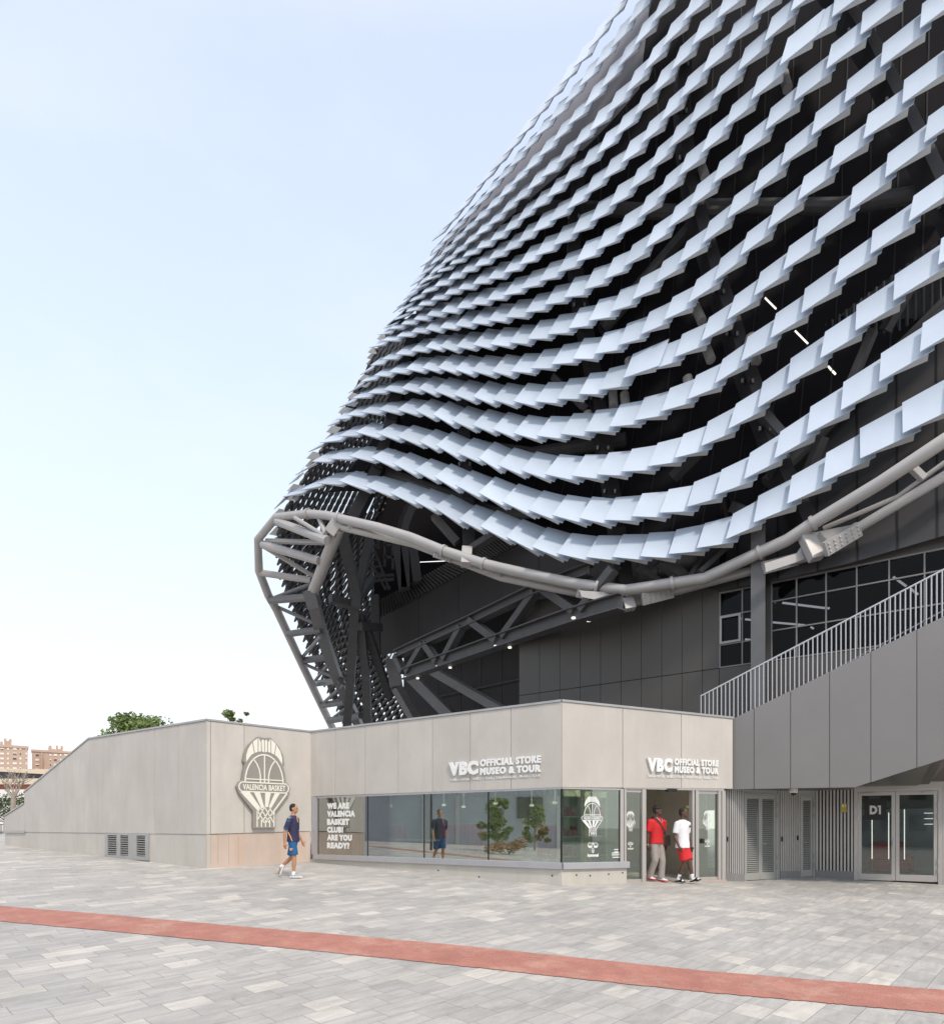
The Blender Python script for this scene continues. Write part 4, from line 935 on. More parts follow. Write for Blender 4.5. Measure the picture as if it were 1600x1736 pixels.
def plate(xa, ya, xb, yb, D, h, nx, ny):
    mb = MB(); a = P(xa, ya, D); b = P(xb, yb, D); mb.bar(a, b, .16, h, (0, -.35, 1))
    t_ = (b-a); x_ = t_.normalized().cross(Vector((0, -.35, 1))).normalized(); y_ = x_.cross(t_.normalized())
    sgn = -1 if x_.y > 0 else 1
    for i in range(nx):
        for j in range(ny):
            c = a+t_*((i+.5)/nx)+y_*h*((j+.5)/ny-.5)*.86+x_*sgn*.085; mb.ell(c, (.035, .035, .035), 6, 4)
    obj('bolted_plate', mb, M['ring'], ar)
plate(978, 1003, 1026, 1014, 34.0, .38, 6, 3); plate(1088, 1016, 1140, 1003, 32.6, .42, 6, 4); plate(1293, 963, 1350, 948, 30.1, .38, 6, 3); plate(1398, 932, 1456, 897, 28.2, .42, 6, 3)
plate(735, 941, 765, 951, 37.3, .16, 6, 2); plate(820, 966, 850, 975, 36.2, .16, 6, 2); plate(590, 893, 625, 901, 40.6, .16, 6, 2)
def blk(name, a, b, w_, h_, m='ring'): mb = MB(); mb.bar(P(*a), P(*b), w_, h_, (1, 0, 0)); obj(name, mb, M[m], ar, bevel=.02)
blk('node_bracket', (1060, 1006, 33.2), (1068, 1034, 33.0), .26, .4); blk('node_bracket', (1366, 908, 29.0), (1385, 948, 28.7), .28, .42); blk('node_bracket', (792, 930, 36.8), (790, 958, 36.3), .3, .4); blk('node_bracket', (578, 880, 41.2), (560, 906, 41.4), .55, .5)
blk('node_bracket', (1546, 793, 26.6), (1566, 812, 26.6), .16, .2)
for c, pl in ((0, (790, 930, 37)), (1, (1062, 1005, 33)), (2, (1372, 903, 28.8))): pass
for poly, D in (([(982, 1001), (1056, 1006), (1137, 992), (1141, 1004), (1078, 1026), (1060, 1027), (986, 1012)], 33.3), ([(1296, 955), (1350, 938), (1372, 905), (1392, 900), (1452, 888), (1458, 898), (1392, 936), (1350, 953), (1298, 970)], 29.2), ([(770, 938), (792, 940), (815, 955), (812, 965), (790, 958)], 36.6)):
    mb = MB(); A_ = [P(x, y, D-.1) for x, y in poly]; B_2 = [P(x, y, D+.1) for x, y in poly]; mb.hexa(A_, B_2); obj('gusset_plate', mb, M['ring'], ar)
# left end lattice
IC = [(575, 895, 41.2), (552, 950, 44), (529, 1008, 47.5)]; mb = MB(); mb.tube([P(*q) for q in IC], .27, 14); obj('inner_chord', mb, M['ring'], ar, smooth=True)
IC2 = [(529, 1010, 47.5), (541, 1060, 50.5), (570, 1145, 58), (590, 1190, 62), (622, 1260, 69)]
mb = MB(); pp = [P(*q) for q in IC2]
for a, b in zip(pp, pp[1:]): mb.bar(a, b, .5, .55, (1, 0, 0))
obj('box_chord', mb, M['steel'], ar)
mb = MB(); mb.bar(P(526, 1000, 47.2), P(534, 1030, 47.8), .8, .6, (1, 0, 0)); obj('node_bracket', mb, M['steel'], ar)
ringD = lambda x, y: min(RING, key=lambda q: (q[0]-x)**2+(q[1]-y)**2)[2]
icD = lambda x, y: min(IC+IC2, key=lambda q: (q[0]-x)**2+(q[1]-y)**2)[2]
WEB = [(470, 884, 555, 917, .26), (452, 917, 549, 920, .16), (445, 923, 541, 951, .26), (446, 926, 531, 977, .15), (441, 971, 528, 984, .22), (459, 1016, 528, 990, .14), (458, 1018, 526, 1012, .26), (468, 1028, 540, 1060, .14), (489, 1075, 545, 1067, .24), (513, 1120, 558, 1114, .28), (512, 1115, 544, 1078, .14), (516, 1126, 572, 1151, .14), (530, 1160, 578, 1153, .28), (531, 1158, 562, 1120, .14), (545, 1196, 596, 1188, .30), (546, 1194, 583, 1160, .14), (558, 1222, 612, 1213, .3), (560, 1221, 600, 1190, .14), (536, 868, 552, 905, .14), (500, 878, 556, 912, .12)]
for xa, ya, xb, yb, w_ in WEB:
    mb = MB(); mb.tube([P(xa, ya, ringD(xa, ya)), P(xb, yb, icD(xb, yb))], w_*.75, 10); obj('lattice_member', mb, M['ring' if ya < 1000 else 'steel'], ar, smooth=True)

# far side of the facade, seen from inside under the ring
LB = [(540, 668), (600, 636), (650, 606), (700, 580), (760, 545), (820, 508), (880, 472), (930, 466), (980, 474), (1030, 490), (1100, 520), (1160, 548), (1240, 588)]
def back(fx, y, lift=0):
    xl = interp(LB, y); xr = interp([(540, 770), (600, 760), (880, 650), (1000, 645), (1100, 655), (1160, 675), (1240, 700)], y)
    t = min(max((y-880)/360, 0), 1); D = 47+26*t+fx*(16-4*t)+lift
    return xl+(xr-xl)*fx, D
SL = MB(); big = []
for c in range(17):
    fx = (c+.2)/17; y = 560+((c*7) % 5)*2
    while y < 1246:
        x, D = back(fx, y); t = min(max((y-880)/360, 0), 1)
        w_ = (17-7*fx)*(1-.35*t); h_ = (13-4*fx)*(1-.3*t)
        a = P(x, y, D); b = P(x+w_*.72, y-h_*1.0, D+.8)
        if rnd.random() > .03: SL.bar(a, b, .10, (.46+.16*min(fx*2.5, 1)+.5*max(fx-.4, 0) if fx > .2 else .44), (.5, 0, .85))
        y += (13.2-3.0*fx)*(1-.25*t)
o = obj('rear_louvre', SL, M['dsteel'], ar); tag(o, kind='stuff')
for c in range(8):
    mb = MB(); pp = []
    fx = .07+.125*c
    for k in range(13):
        y = 884+k*29.5; x, D = back(fx, y, 1.5); pp.append(P(x+(4 if k % 2 else -1), y, D))
    mb.tube(pp, .26, 8); obj('purlin_tube', mb, M['dsteel'], ar, smooth=True)
for q, w_ in (([(578, 900, 47), (606, 1010, 50), (604, 1030, 50)], .5), ([(628, 905, 52), (606, 1010, 51)], .4), ([(603, 1010, 50.5), (592, 1190, 58), (585, 1260, 62)], .5), ([(609, 1040, 52), (620, 1140, 56), (625, 1250, 60)], .45), ([(612, 1040, 52.5), (660, 1180, 60)], .45), ([(560, 1015, 49.5), (606, 1028, 51)], .4), ([(608, 1062, 52), (643, 1064, 56)], .45), ([(612, 1010, 53), (632, 980, 56)], .35), ([(636, 1010, 57), (638, 1130, 57)], .5)):
    mb = MB(); pp = [P(*a) for a in q]
    for a, b in zip(pp, pp[1:]): mb.bar(a, b, w_, w_, (1, 0, 0))
    obj('raking_column', mb, M['rakesteel'], ar)
# service catwalk inside
mb = MB()
for q in (((621, 940, 58), (654, 1000, 58)), ((636, 935, 58), (660, 1000, 58)), ((622, 905, 58), (640, 905, 58)), ((630, 978, 57), (668, 975, 57)), ((632, 985, 57), (668, 982, 57)), ((618, 925, 58), (640, 925, 58)), ((652, 915, 59), (652, 960, 59)), ((666, 915, 59), (666, 965, 59)), ((652, 925, 59), (668, 925, 59)), ((652, 945, 59), (668, 945, 59)), ((620, 900, 58), (620, 930, 58)), ((641, 900, 58), (641, 930, 58))):
    mb.bar(P(*q[0]), P(*q[1]), .14, .14)
for k in range(6): mb.bar(P(621+k*6, 940+k*11, 58), P(637+k*5, 936+k*12, 58), .1, .1)
obj('catwalk', mb, M['dsteel'], ar)

# slatted balcony band and soffits
BT = [(642, 1018, 60), (758, 955, 54), (930, 850, 45), (1112, 741, 39.5), (1265, 651, 36), (1440, 520, 32.8), (1600, 400, 30.5), (1720, 300, 29)]
BB = [(642, 1048, 60), (790, 968, 52.5), (950, 888, 44.3), (1112, 800, 39.5), (1265, 725, 36), (1440, 620, 32.8), (1600, 511, 30.5), (1720, 425, 29)]
bt = [P(*q) for q in BT]; bb = [P(*q) for q in BB]
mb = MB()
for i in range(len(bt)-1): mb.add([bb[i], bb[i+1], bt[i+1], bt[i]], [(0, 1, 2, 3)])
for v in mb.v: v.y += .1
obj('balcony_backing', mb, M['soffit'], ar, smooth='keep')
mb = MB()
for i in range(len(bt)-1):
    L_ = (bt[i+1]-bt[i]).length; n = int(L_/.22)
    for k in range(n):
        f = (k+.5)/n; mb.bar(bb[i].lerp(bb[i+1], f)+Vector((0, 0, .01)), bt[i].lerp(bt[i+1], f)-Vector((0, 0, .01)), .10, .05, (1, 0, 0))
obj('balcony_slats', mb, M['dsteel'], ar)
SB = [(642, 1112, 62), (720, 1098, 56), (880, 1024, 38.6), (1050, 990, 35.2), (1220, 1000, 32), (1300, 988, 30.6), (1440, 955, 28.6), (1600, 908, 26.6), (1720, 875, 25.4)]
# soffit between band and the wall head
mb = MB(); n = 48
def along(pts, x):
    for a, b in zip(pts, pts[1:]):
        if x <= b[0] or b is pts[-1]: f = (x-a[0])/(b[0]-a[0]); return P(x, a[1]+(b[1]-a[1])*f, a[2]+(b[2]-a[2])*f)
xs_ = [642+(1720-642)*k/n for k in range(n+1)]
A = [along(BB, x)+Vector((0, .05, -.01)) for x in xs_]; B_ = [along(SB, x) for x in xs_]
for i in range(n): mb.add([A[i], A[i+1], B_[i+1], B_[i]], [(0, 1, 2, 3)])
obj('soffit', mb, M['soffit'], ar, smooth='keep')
for k in range(3, n, 3):
    mb = MB(); d_ = (A[k]-B_[k]).normalized(); s_ = (A[k+1]-A[k]).normalized()*.05; q = Vector((0, -.04, -.02)); mb.add([A[k]+q, A[k]+q+s_, B_[k]+q+s_, B_[k]+q], [(0, 1, 2, 3)]); obj('soffit_joint', mb, M['black'], ar, smooth='keep')
# graphite wall with windows
WL = DF(880, 38.9, 1220, 32.2)
zh = lambda x, y: WL.px(x, y)
ysb = lambda x: interp([(q[0], q[1]-2) for q in SB], x)
mb = MB()
uA, uB, uD = WL.px(880, 1100)[0], WL.px(1219, 1100)[0], WL.px(1730, 1000)[0]
z6 = WL.px(1220, 1133)[1]
seams = [(880+34.5*k) for k in range(0, 10)]+[1219]
for xa, xb in zip(seams, seams[1:]):
    a, b = WL.px(xa, 1150)[0]+.008, WL.px(xb, 1150)[0]-.008
    WL.prism(mb, [(a, z6+.012), (b, z6+.012), (b, WL.px(xb, ysb(xb))[1]), (a, WL.px(xa, ysb(xa))[1])], -.12, 0); WL.box(mb, a, b, 2.0, z6-.012, -.12, 0)
WL.box(mb, uB+.008, uD, 2.0, z6-.012, -.12, 0)
zt_w = WL.px(1309, 987)[1]
WL.prism(mb, [(uB+.008, zt_w), (uD, zt_w), (uD, max(zt_w+.05, WL.px(1730, 873)[1])), (uB+.008, zt_w+.15)], -.12, 0)
uc1 = WL.px(1275, 1060)[0]; uc2 = WL.px(1306, 1060)[0]
WL.box(mb, uc1, uc2, z6-.011, zt_w-.001, -.12, 0)
wl = obj('graphite_wall', mb, M['wall'], ar)
mb = MB(); WL.box(mb, uA, uB, 2, 8.5, -.3, -.125); WL.box(mb, uA-.01, uA+.1, 2, 8.5, -9, -.3); obj('wall_core', mb, M['inner'], ar)
def window(x0, x1, vs, hs, casement=None):
    ua, ub = WL.px(x0, 1060)[0], WL.px(x1, 1060)[0]
    mb = MB(); w_ = .04
    WL.box(mb, ua, ub, z6, z6+w_, -.1, .015); WL.box(mb, ua, ub, zt_w-w_, zt_w, -.1, .015); WL.box(mb, ua, ua+w_, z6+w_, zt_w-w_, -.1, .015)
    for v in vs: u = WL.px(v, 1060)[0]; WL.box(mb, u-w_/2, u+w_/2, z6+w_, zt_w-w_, -.1, .014)
    for x, y in hs: z = WL.px(x, y)[1]; WL.box(mb, ua+w_, ub, z-w_/2, z+w_/2, -.1, .012)
    fr_ = obj('window', mb, M['base'], ar)
    mb = MB(); WL.box(mb, ua+.01, ub, z6+.01, zt_w-.01, -.06, -.05); obj('pane', mb, M['darkglass'], fr_)
    if casement:
        xa, xb, y = casement; u0, u1 = WL.px(xa, 1065)[0]+.02, WL.px(xb, 1065)[0]-.02; z1 = WL.px((xa+xb)/2, 1043)[1]; z0 = WL.px((xa+xb)/2, 1090)[1]; mb = MB(); t_ = .07
        WL.box(mb, u0, u1, z0, z0+t_, .016, .05); WL.box(mb, u0, u1, z1-t_, z1, .016, .05); WL.box(mb, u0, u0+t_, z0+t_, z1-t_, .016, .05); WL.box(mb, u1-t_, u1, z0+t_, z1-t_, .016, .05); obj('casement', mb, M['ldoor'], fr_)
window(1219, 1274.5, [1258], [(1240, 1042), (1240, 1091)], (1219, 1257, 0)); window(1306.5, 1730, [1350, 1400, 1452, 1507, 1567, 1630, 1695], [(1350, 1012.5), (1350, 1063)])
mb = MB(); WL.box(mb, uB, uD, 2, 13, -7.1, -7); WL.box(mb, uB, uD, 2, z6-.2, -7, -.13); WL.box(mb, uB, uB+.1, z6-.2, 13, -7, -.13); obj('hall_wall', mb, M['inner'], ar)
mb = MB()
for xa, ya, xb, yb, n in ((1308, 1020, 1315, 1021, -2), (1326, 1022, 1398, 1031, -2), (1402, 1031, 1406, 1031.5, -2), (1308, 1055, 1364, 1060, -3), (1374, 1063, 1379, 1066, -3), (1514, 978, 1536, 994, -1.5), (1543, 998, 1556, 1008, -1.5), (1232, 1081, 1254, 1083.5, -3), (1263, 1050, 1273, 1051, -3), (1263, 1084, 1273, 1085, -3), (1254, 1048, 1257, 1049, -3)):
    mb = MB(); mb.bar(WL.PX(xa, ya, n), WL.PX(xb, yb, n), .05, .06); obj('hall_light', mb, M['lampw'], ar)
for xa, ya, xb, yb in ((1297, 505, 1315, 523), (1348, 561, 1369, 582), (1404, 621, 1409, 627), (1411, 629, 1416, 634), (925, 757, 948, 766)):
    mb = MB(); mb.bar(P(xa, ya, sp(xa, ya, 3.4)), P(xb, yb, sp(xb, yb, 3.4)), .05, .05); obj('strip_light', mb, M['lamp'], ar)
mb = MB(); mb.bar(P(712, 953, 58), P(757, 951, 56), .03, .03); obj('strip_light', mb, M['lampw'], ar)
# column in front of the window wall
CF = DF(1272, 30.4, 1308, 30.0); mb = MB(); a, b = CF.px(1272.5, 1060)[0], CF.px(1297, 1060)[0]
CF.box(mb, a, b, 2, 11.2, -.55, 0); obj('pillar', mb, M['column'], ar)
# truss with downlights
def tp(x, y, D): return P(x, y, D)
TD = lambda x: 1/(.02083+(x-686)*.00002764)
lo = [(x, y, TD(x)) for x, y in ((686, 1144), (760, 1118), (860, 1083), (970, 1045), (1055, 1020))]; hi = [(x, y, TD(x)) for x, y in ((672, 1110), (720, 1088), (800, 1052), (905, 1002), (1000, 966))]
mb = MB(); pl = [P(*q) for q in lo]
for a, b in zip(pl, pl[1:]): mb.ibeam(a, b, .5, .55, .05)
obj('truss_chord', mb, M['dsteel'], ar)
mb = MB(); ph = [P(*q) for q in hi]
for a, b in zip(ph, ph[1:]): mb.ibeam(a, b, .45, .42, .05)
obj('truss_chord', mb, M['dsteel'], ar)
for a, b in (((690, 1140, 55.2), (719, 1092, 52.8)), ((721, 1092, 52.6), (742, 1122, 51)), ((753, 1118, 50.2), (783, 1063, 48.4)), ((797, 1052, 47.8), (843, 1086, 45)), ((853, 1080, 44.5), (908, 1004, 43)), ((922, 1000, 42.4), (975, 1036, 39.6)), ((985, 1035, 39.2), (1040, 965, 37.2)), ((684, 1140, 55.7), (671, 1112, 56.5))):
    mb = MB(); mb.bar(P(a[0], a[1], TD(a[0])), P(b[0], b[1], TD(b[0])), .36, .3); obj('truss_diagonal', mb, M['dsteel'], ar)
for x, y, D in ((688, 1149, 55.2), (708, 1151, 54.5), (741, 1131, 51), (763, 1133, 50.5), (840, 1096.5, 45), (864, 1099, 44.5), (972, 1049, 39.4), (998, 1053.5, 39)):
    mb = MB(); c = P(x, y, TD(x)+(.4 if x in (708, 763, 864, 998) else -.3)); mb.tube([c, c+Vector((0, 0, .05))], .075, 10); obj('downlight', mb, M['lamp'], ar)
for q, w_ in (([(665, 1118, 57), (672, 1165, 57), (706, 1225, 58)], .75), ([(700, 1150, 56), (775, 1225, 54)], .95), ([(738, 1140, 53), (870, 1215, 47)], .7)):
    mb = MB(); pp = [P(*a) for a in q]
    for a, b in zip(pp, pp[1:]): mb.bar(a, b, w_, w_*.6, (0, 0, 1))
    obj('raking_strut', mb, M['steel'], ar)
# dark deep backs
DD = DF(648, 66, 900, 52); mb = MB(); a = DD.px(684, 1100)[0]; DD.box(mb, a, DD.L+3, 0, 17, -.3, 0); obj('deep_wall', mb, M['soffit'], ar)
mb = MB()
for x in (742, 780, 815, 850, 880): DD.box(mb, DD.px(x, 1150)[0], DD.px(x, 1150)[0]+.04, 0, 14, .0, .03)
for x, y in ((790, 1118), (800, 1172)): u, z = DD.px(x, y); DD.box(mb, u-4, u+4, z, z+.1, .031, .2)
obj('wall_pipe', mb, M['dsteel'], ar)
DT = MB(); DT.add([P(640, 1020, 62), P(640, 1115, 62), P(640, 700, 62), P(800, 700, 62), P(1000, 800, 60), P(1000, 1115, 60)], []); 
mb = MB(); FB = DF(646, 62, 1000, 58); mb2 = FB.px(646, 1000)[0]
FB.box(mb, FB.px(634, 1000)[0], FB.L, FB.px(700, 1050)[1], FB.px(700, 760)[1], -.3, 0); obj('deep_wall', mb, M['inner'], ar)
# curved arch rib seen inside
mb = MB(); mb.tube([P(678+40*(1-math.cos(t)), 905+90*(1-math.sin(t))-60, 57) for t in (0, .3, .6, .9, 1.2, 1.5)], .35, 8); obj('arch_rib', mb, M['dsteel'], ar, smooth=True)
for xa, ya, xb, yb in ((686, 900, 688, 998), (700, 925, 708, 988), (672, 920, 684, 1000)):
    mb = MB(); mb.bar(P(xa, ya, 56), P(xb, yb, 56), .5, .5); obj('inner_post', mb, M['dsteel'], ar)

# ------------------------------------------------------------------ people
def voxel(name, mb, mt, parent, vox, smooth=4):
    o = obj(name, mb, mt, parent, smooth='raw')
    md = o.modifiers.new('r', 'REMESH'); md.mode = 'VOXEL'; md.voxel_size = vox
    sm = o.modifiers.new('s', 'SMOOTH'); sm.iterations = smooth; sm.factor = .5
    dg = bpy.context.evaluated_depsgraph_get(); me = bpy.data.meshes.new_from_object(o.evaluated_get(dg))
    old = o.data; o.modifiers.clear(); o.data = me; bpy.data.meshes.remove(old)
    me.materials.clear(); me.materials.append(mt)
    for p in me.polygons: p.use_smooth = True
    return o
def person(label, org, yaw, H, J, cl, group=None):
    """J: joints in metres for a 1.8 m figure, x forward, y left, z up"""
    k = H/1.8; Mz = Matrix.Rotation(yaw, 3, 'Z'); org = Vector(org)
    W = lambda p: org+Mz@(Vector(p)*k)
    t = thing('person', org, label, 'person')
    def tube(mb, pts, rr, n=12, cap=True):
        mb.tube([W(p) for p in pts], [r*k for r in rr], n)
        for p, r in ((pts[0], rr[0]), (pts[-1], rr[-1]))[:2 if cap else 1]: mb.ell(W(p), (r*k, r*k, r*k), 10, 6)
    def ell(mb, c, r, M2=None): mb.ell(W(c), tuple(a*k for a in r), 14, 10, Mz@M2 if M2 else Mz)
    lx, tz = J.get('lean', 0), J.get('twist', 0)
    def torso(mb, prof, n=16):
        rings = []
        for z, ry, rx, dx in prof:
            sx = lx*max(z-.93, 0)+dx
            rings.append([W((sx+rx*math.cos(a)*(1), ry*math.sin(a), z)) for a in [2*math.pi*i/n for i in range(n)]])
        mb.loft(rings)
    b = MB()
    torso(b, [(.86, .12, .08, 0), (.93, .165, .115, -.01), (1.02, .158, .11, 0), (1.12, .145, .10, .005), (1.28, .168, .115, .01), (1.40, .178, .11, .0), (1.47, .13, .085, -.005), (1.51, .07, .065, -.005), (1.56, .054, .056, .0), (1.62, .05, .054, .01)])
    hx = lx*.7+.02+J.get('hx', 0); hy = J.get('hy', 0); Hd = Matrix.Rotation(J.get('hyaw', 0), 3, 'Z')
    def hp(p): q = Hd@Vector((p[0], p[1], 0)); return (hx+q.x, hy+q.y, p[2])
    ell(b, hp((.0, 0, 1.70)), (.098, .076, .108), Hd); ell(b, hp((.035, 0, 1.635)), (.062, .056, .058), Hd); ell(b, hp((.055, 0, 1.598)), (.035, .034, .026), Hd)
    ell(b, hp((.098, 0, 1.665)), (.02, .014, .026), Hd); ell(b, hp((.085, 0, 1.705)), (.016, .045, .012), Hd); ell(b, hp((.088, 0, 1.625)), (.014, .026, .012), Hd)
    for s in (1, -1): ell(b, hp((-.005, s*.078, 1.68)), (.022, .012, .032), Hd)
    for sd in ('R', 'L'):
        s = -1 if sd == 'R' else 1
        sh, el, wr, ha = (Vector(q) for q in J['arm'+sd]); tube(b, [sh, sh.lerp(el, .4), el, el.lerp(wr, .3), wr], [.052, .05, .038, .040, .027])
        d = (ha-wr).normalized(); sidev = Vector(J.get('palm', (0, 1, 0))); a = d.cross(Vector((0, 1, 0)))
        a = a.normalized() if a.length > .1 else Vector((1, 0, 0)); w_ = a.cross(d).normalized()
        pm = wr+d*.055
        tube(b, [wr, pm], [.026, .034], 10)
        for i in range(4):
            o_ = a*(.030-.020*i); L_ = (.075, .085, .08, .06)[i]; base = pm+d*.02+o_; cu = w_*(-s*.018)
            tube(b, [base, base+d*L_*.5+cu*.4, base+d*L_+cu*1.6], [.0105, .0098, .0085], 6)
        tb = wr+d*.03+a*.03; tube(b, [tb, tb+a*.03+d*.03, tb+a*.035+d*.06-w_*s*.01], [.013, .011, .009], 6)
        hp_, kn, an, to = (Vector(q) for q in J['leg'+sd])
        tube(b, [hp_, hp_.lerp(kn, .5), kn, kn.lerp(an, .3), kn.lerp(an, .7), an], [.088, .074, .054, .058, .042, .036])
        tube(b, [an, an.lerp(to, .5)-Vector((0, 0, .01)), to], [.04, .036, .026])
    voxel('body', b, cl['skin'], t, .0125*k)
    # eyes
    e = MB()
    for s in (1, -1): ell(e, hp((.083, s*.03, 1.69)), (.012, .013, .007), Hd)
    obj('eyes', e, M['black'], t, smooth=True)
    h = MB()
    if cl['hairtype'] == 'short': ell(h, hp((-.016, 0, 1.722)), (.094, .081, .094), Hd); ell(h, hp((-.04, 0, 1.68)), (.068, .077, .07), Hd)
    else: ell(h, hp((-.012, 0, 1.745)), (.104, .088, .082), Hd); ell(h, hp((-.045, 0, 1.69)), (.066, .078, .07), Hd)
    obj('hair', h, M['hair'], t, smooth=True)
    # shirt
    m = MB(); hem = cl.get('hem', .86)
    torso(m, [(hem, .208, .152, cl.get('sx', 0)), (.95, .198, .148, 0), (1.05, .182, .136, .0), (1.2, .180, .13, .005), (1.32, .19, .135, .008), (1.42, .19, .122, 0), (1.48, .145, .10, -.005), (1.525, .075, .078, -.005)])
    for sd in ('R', 'L'):
        sh, el, wr, ha = (Vector(q) for q in J['arm'+sd]); tube(m, [sh+Vector((0, -sh.y*.25, .0)), sh, sh.lerp(el, .45), sh.lerp(el, .78)], [.074, .072, .07, .068], 12, False)
    shirt = voxel('shirt', m, cl['shirt'], t, .014*k, 5)
    if cl.get('sleeve'):
        for sd in ('R', 'L'):
            m = MB(); sh, el, wr, ha = (Vector(q) for q in J['arm'+sd]); tube(m, [sh+Vector((0, -sh.y*.10, .012)), sh, sh.lerp(el, .82)], [.066, .070, .068], 12, False)
            voxel('sleeve', m, cl['sleeve'], shirt, .014*k, 5)
    # trousers or shorts
    m = MB()
    torso(m, [(.84, .14, .10, 0), (.90, .172, .122, 0), (1.0, .178, .128, 0), (1.04, .165, .118, 0)])
    for sd in ('R', 'L'):
        hp_, kn, an, to = (Vector(q) for q in J['leg'+sd])
        if cl['short']:
            e_ = hp_.lerp(kn, cl['short']); tube(m, [hp_, hp_.lerp(e_, .5), e_], [.102, .10, .104], 14, False)
        else: tube(m, [hp_, hp_.lerp(kn, .5), kn, kn.lerp(an, .5), an+Vector((0, 0, .0))], [.102, .095, .082, .078, .084], 14, False)
    voxel('shorts' if cl['short'] else 'trousers', m, cl['pants'], t, .014*k, 5)
    for sd in ('R', 'L'):
        hp_, kn, an, to = (Vector(q) for q in J['leg'+sd]); up_ = (kn-an).normalized(); fw = (to-an); fw = (fw-up_*fw.dot(up_)*0).normalized()
        heel = an-fw*.05-Vector((0, 0, .0)); nrm = J.get('sole'+sd, (0, 0, 1)); nrm = Vector(nrm).normalized()
        f = (fw-nrm*fw.dot(nrm)).normalized(); sdv = nrm.cross(f); base = an-nrm*.065
        if cl['foot'] == 'shoe':
            m = MB()
            m.loft([[W(base+f*x+sdv*w_*math.cos(a)+nrm*(h_*max(math.sin(a), -.0)+.012)) for a in [2*math.pi*i/12 for i in range(12)]] for x, w_, h_ in ((-.075, .025, .05), (-.05, .037, .085), (.0, .042, .095), (.06, .045, .075), (.13, .048, .05), (.18, .042, .035), (.21, .02, .018))])
            s_ = obj('shoe', m, cl['shoe'], t, smooth=True)
            m = MB(); m.loft([[W(base+f*x+sdv*w_*math.cos(a)+nrm*(.0 if math.sin(a) < 0 else .026)) for a in [2*math.pi*(i+.5)/12 for i in range(12)]] for x, w_ in ((-.085, .025), (-.06, .042), (.0, .046), (.06, .047), (.13, .051), (.185, .044), (.22, .02))])
            obj('sole', m, cl['sole'], s_, smooth=True)
            if cl.get('sock'): m = MB(); tube(m, [an, an.lerp(kn, .16)], [.046, .043]); obj('sock', m, M['wcloth'], t, smooth=True)
        else:
            m = MB(); tube(m, [an+f*.12-nrm*.03, an, an.lerp(kn, .26)], [.036, .046, .044]); obj('sock', m, M['wcloth'], t, smooth=True)
            m = MB(); m.loft([[W(base+f*x+sdv*w_*math.cos(a)+nrm*(.0 if math.sin(a) < 0 else .028)) for a in [2*math.pi*(i+.5)/12 for i in range(12)]] for x, w_ in ((-.08, .025), (-.05, .04), (.0, .044), (.08, .048), (.15, .05), (.19, .03))])
            s_ = obj('slide', m, M['black'], t, smooth=True)
            m = MB(); m.loft([[W(base+f*x+sdv*.05*math.cos(a)+nrm*(.062*math.sin(a)+.02)) for a in [math.pi*i/8 for i in range(9)]]+[W(base+f*x+sdv*.042*math.cos(a)+nrm*(.05*math.sin(a)+.02)) for a in [math.pi*i/8 for i in range(8, -1, -1)]] for x in (.05, .13)]); obj('strap', m, M['black'], s_)
    return t, W, shirt, torso
# man walking past the crest
og = P(497, 1487.5, 23.4); og.z = ground_z(og.x, og.y)
J = dict(lean=.0, hx=-.005,
 armR=[(-.02, -.215, 1.43), (-.13, -.25, 1.12), (-.135, -.255, .86), (-.125, -.25, .76)], armL=[(.02, .21, 1.43), (.02, .25, 1.12), (.15, .24, .90), (.19, .235, .81)],
 legR=[(.0, -.095, .92), (.055, -.10, .50), (.035, -.10, .085), (.17, -.10, .03)], legL=[(-.01, .09, .92), (-.085, .095, .475), (-.32, .10, .27), (-.385, .10, .10)],
 soleL=(-.93, 0, .36), soleR=(0, 0, 1))
t1, W1, sh1, _ = person('man in navy and blue sportswear walking past the crest wall', og, 0, 1.83, J, dict(skin=M['skin'], hairtype='short', shirt=M['navy'], sleeve=M['teal'], pants=M['teal'], short=.86, hem=.88, foot='shoe', shoe=M['shoe'], sole=M['sole'], sock=True))
mb = MB()
mb.tube([W1((-.075, -.172, 1.12)), W1((-.01, -.19, 1.0)), W1((.03, -.19, .90))], .013, 6); mb.tube([W1((.11, -.07, 1.50)), W1((.135, -.08, 1.36))], .01, 6)
for dz in (0, .022): mb.tube([W1((-.045, -.30, 1.465+dz)), W1((-.015, -.30, 1.445+dz)), W1((.015, -.298, 1.465+dz))], .009, 6)
for dz in (0, .03): mb.tube([W1((-.02, -.215, .70+dz)), W1((.01, -.22, .675+dz)), W1((.045, -.215, .70+dz))], .011, 6)
obj('trim', mb, M['orange'], sh1)
# two men in the doorway
og = P(1113, 1496, 23.6); og.z = ground_z(og.x, og.y)+.01
J = dict(lean=.0, hyaw=R(40),
 armR=[(-.01, -.215, 1.43), (-.05, -.25, 1.13), (-.03, -.26, .87), (.0, -.255, .77)], armL=[(.01, .215, 1.43), (-.03, .25, 1.13), (.03, .24, .87), (.06, .23, .78)],
 legR=[(.0, -.09, .92), (.05, -.10, .50), (-.13, -.11, .105), (.02, -.115, .05)], legL=[(.01, .09, .92), (.10, .085, .50), (.06, .08, .075), (.2, .085, .03)])
t2, W2, sh2, tor2 = person('man in red t-shirt and grey trousers with a crossbody bag leaving the store', og, R(-62), 1.88, J, dict(skin=M['dskin'], hairtype='afro', shirt=M['red'], pants=M['trouser'], short=0, hem=.90, foot='shoe', shoe=M['sole'], sole=M['red']))
bg = thing('shoulder_bag', W2((.1, .2, .95)), 'brown leather crossbody bag worn by the man in the red t-shirt', 'bag')
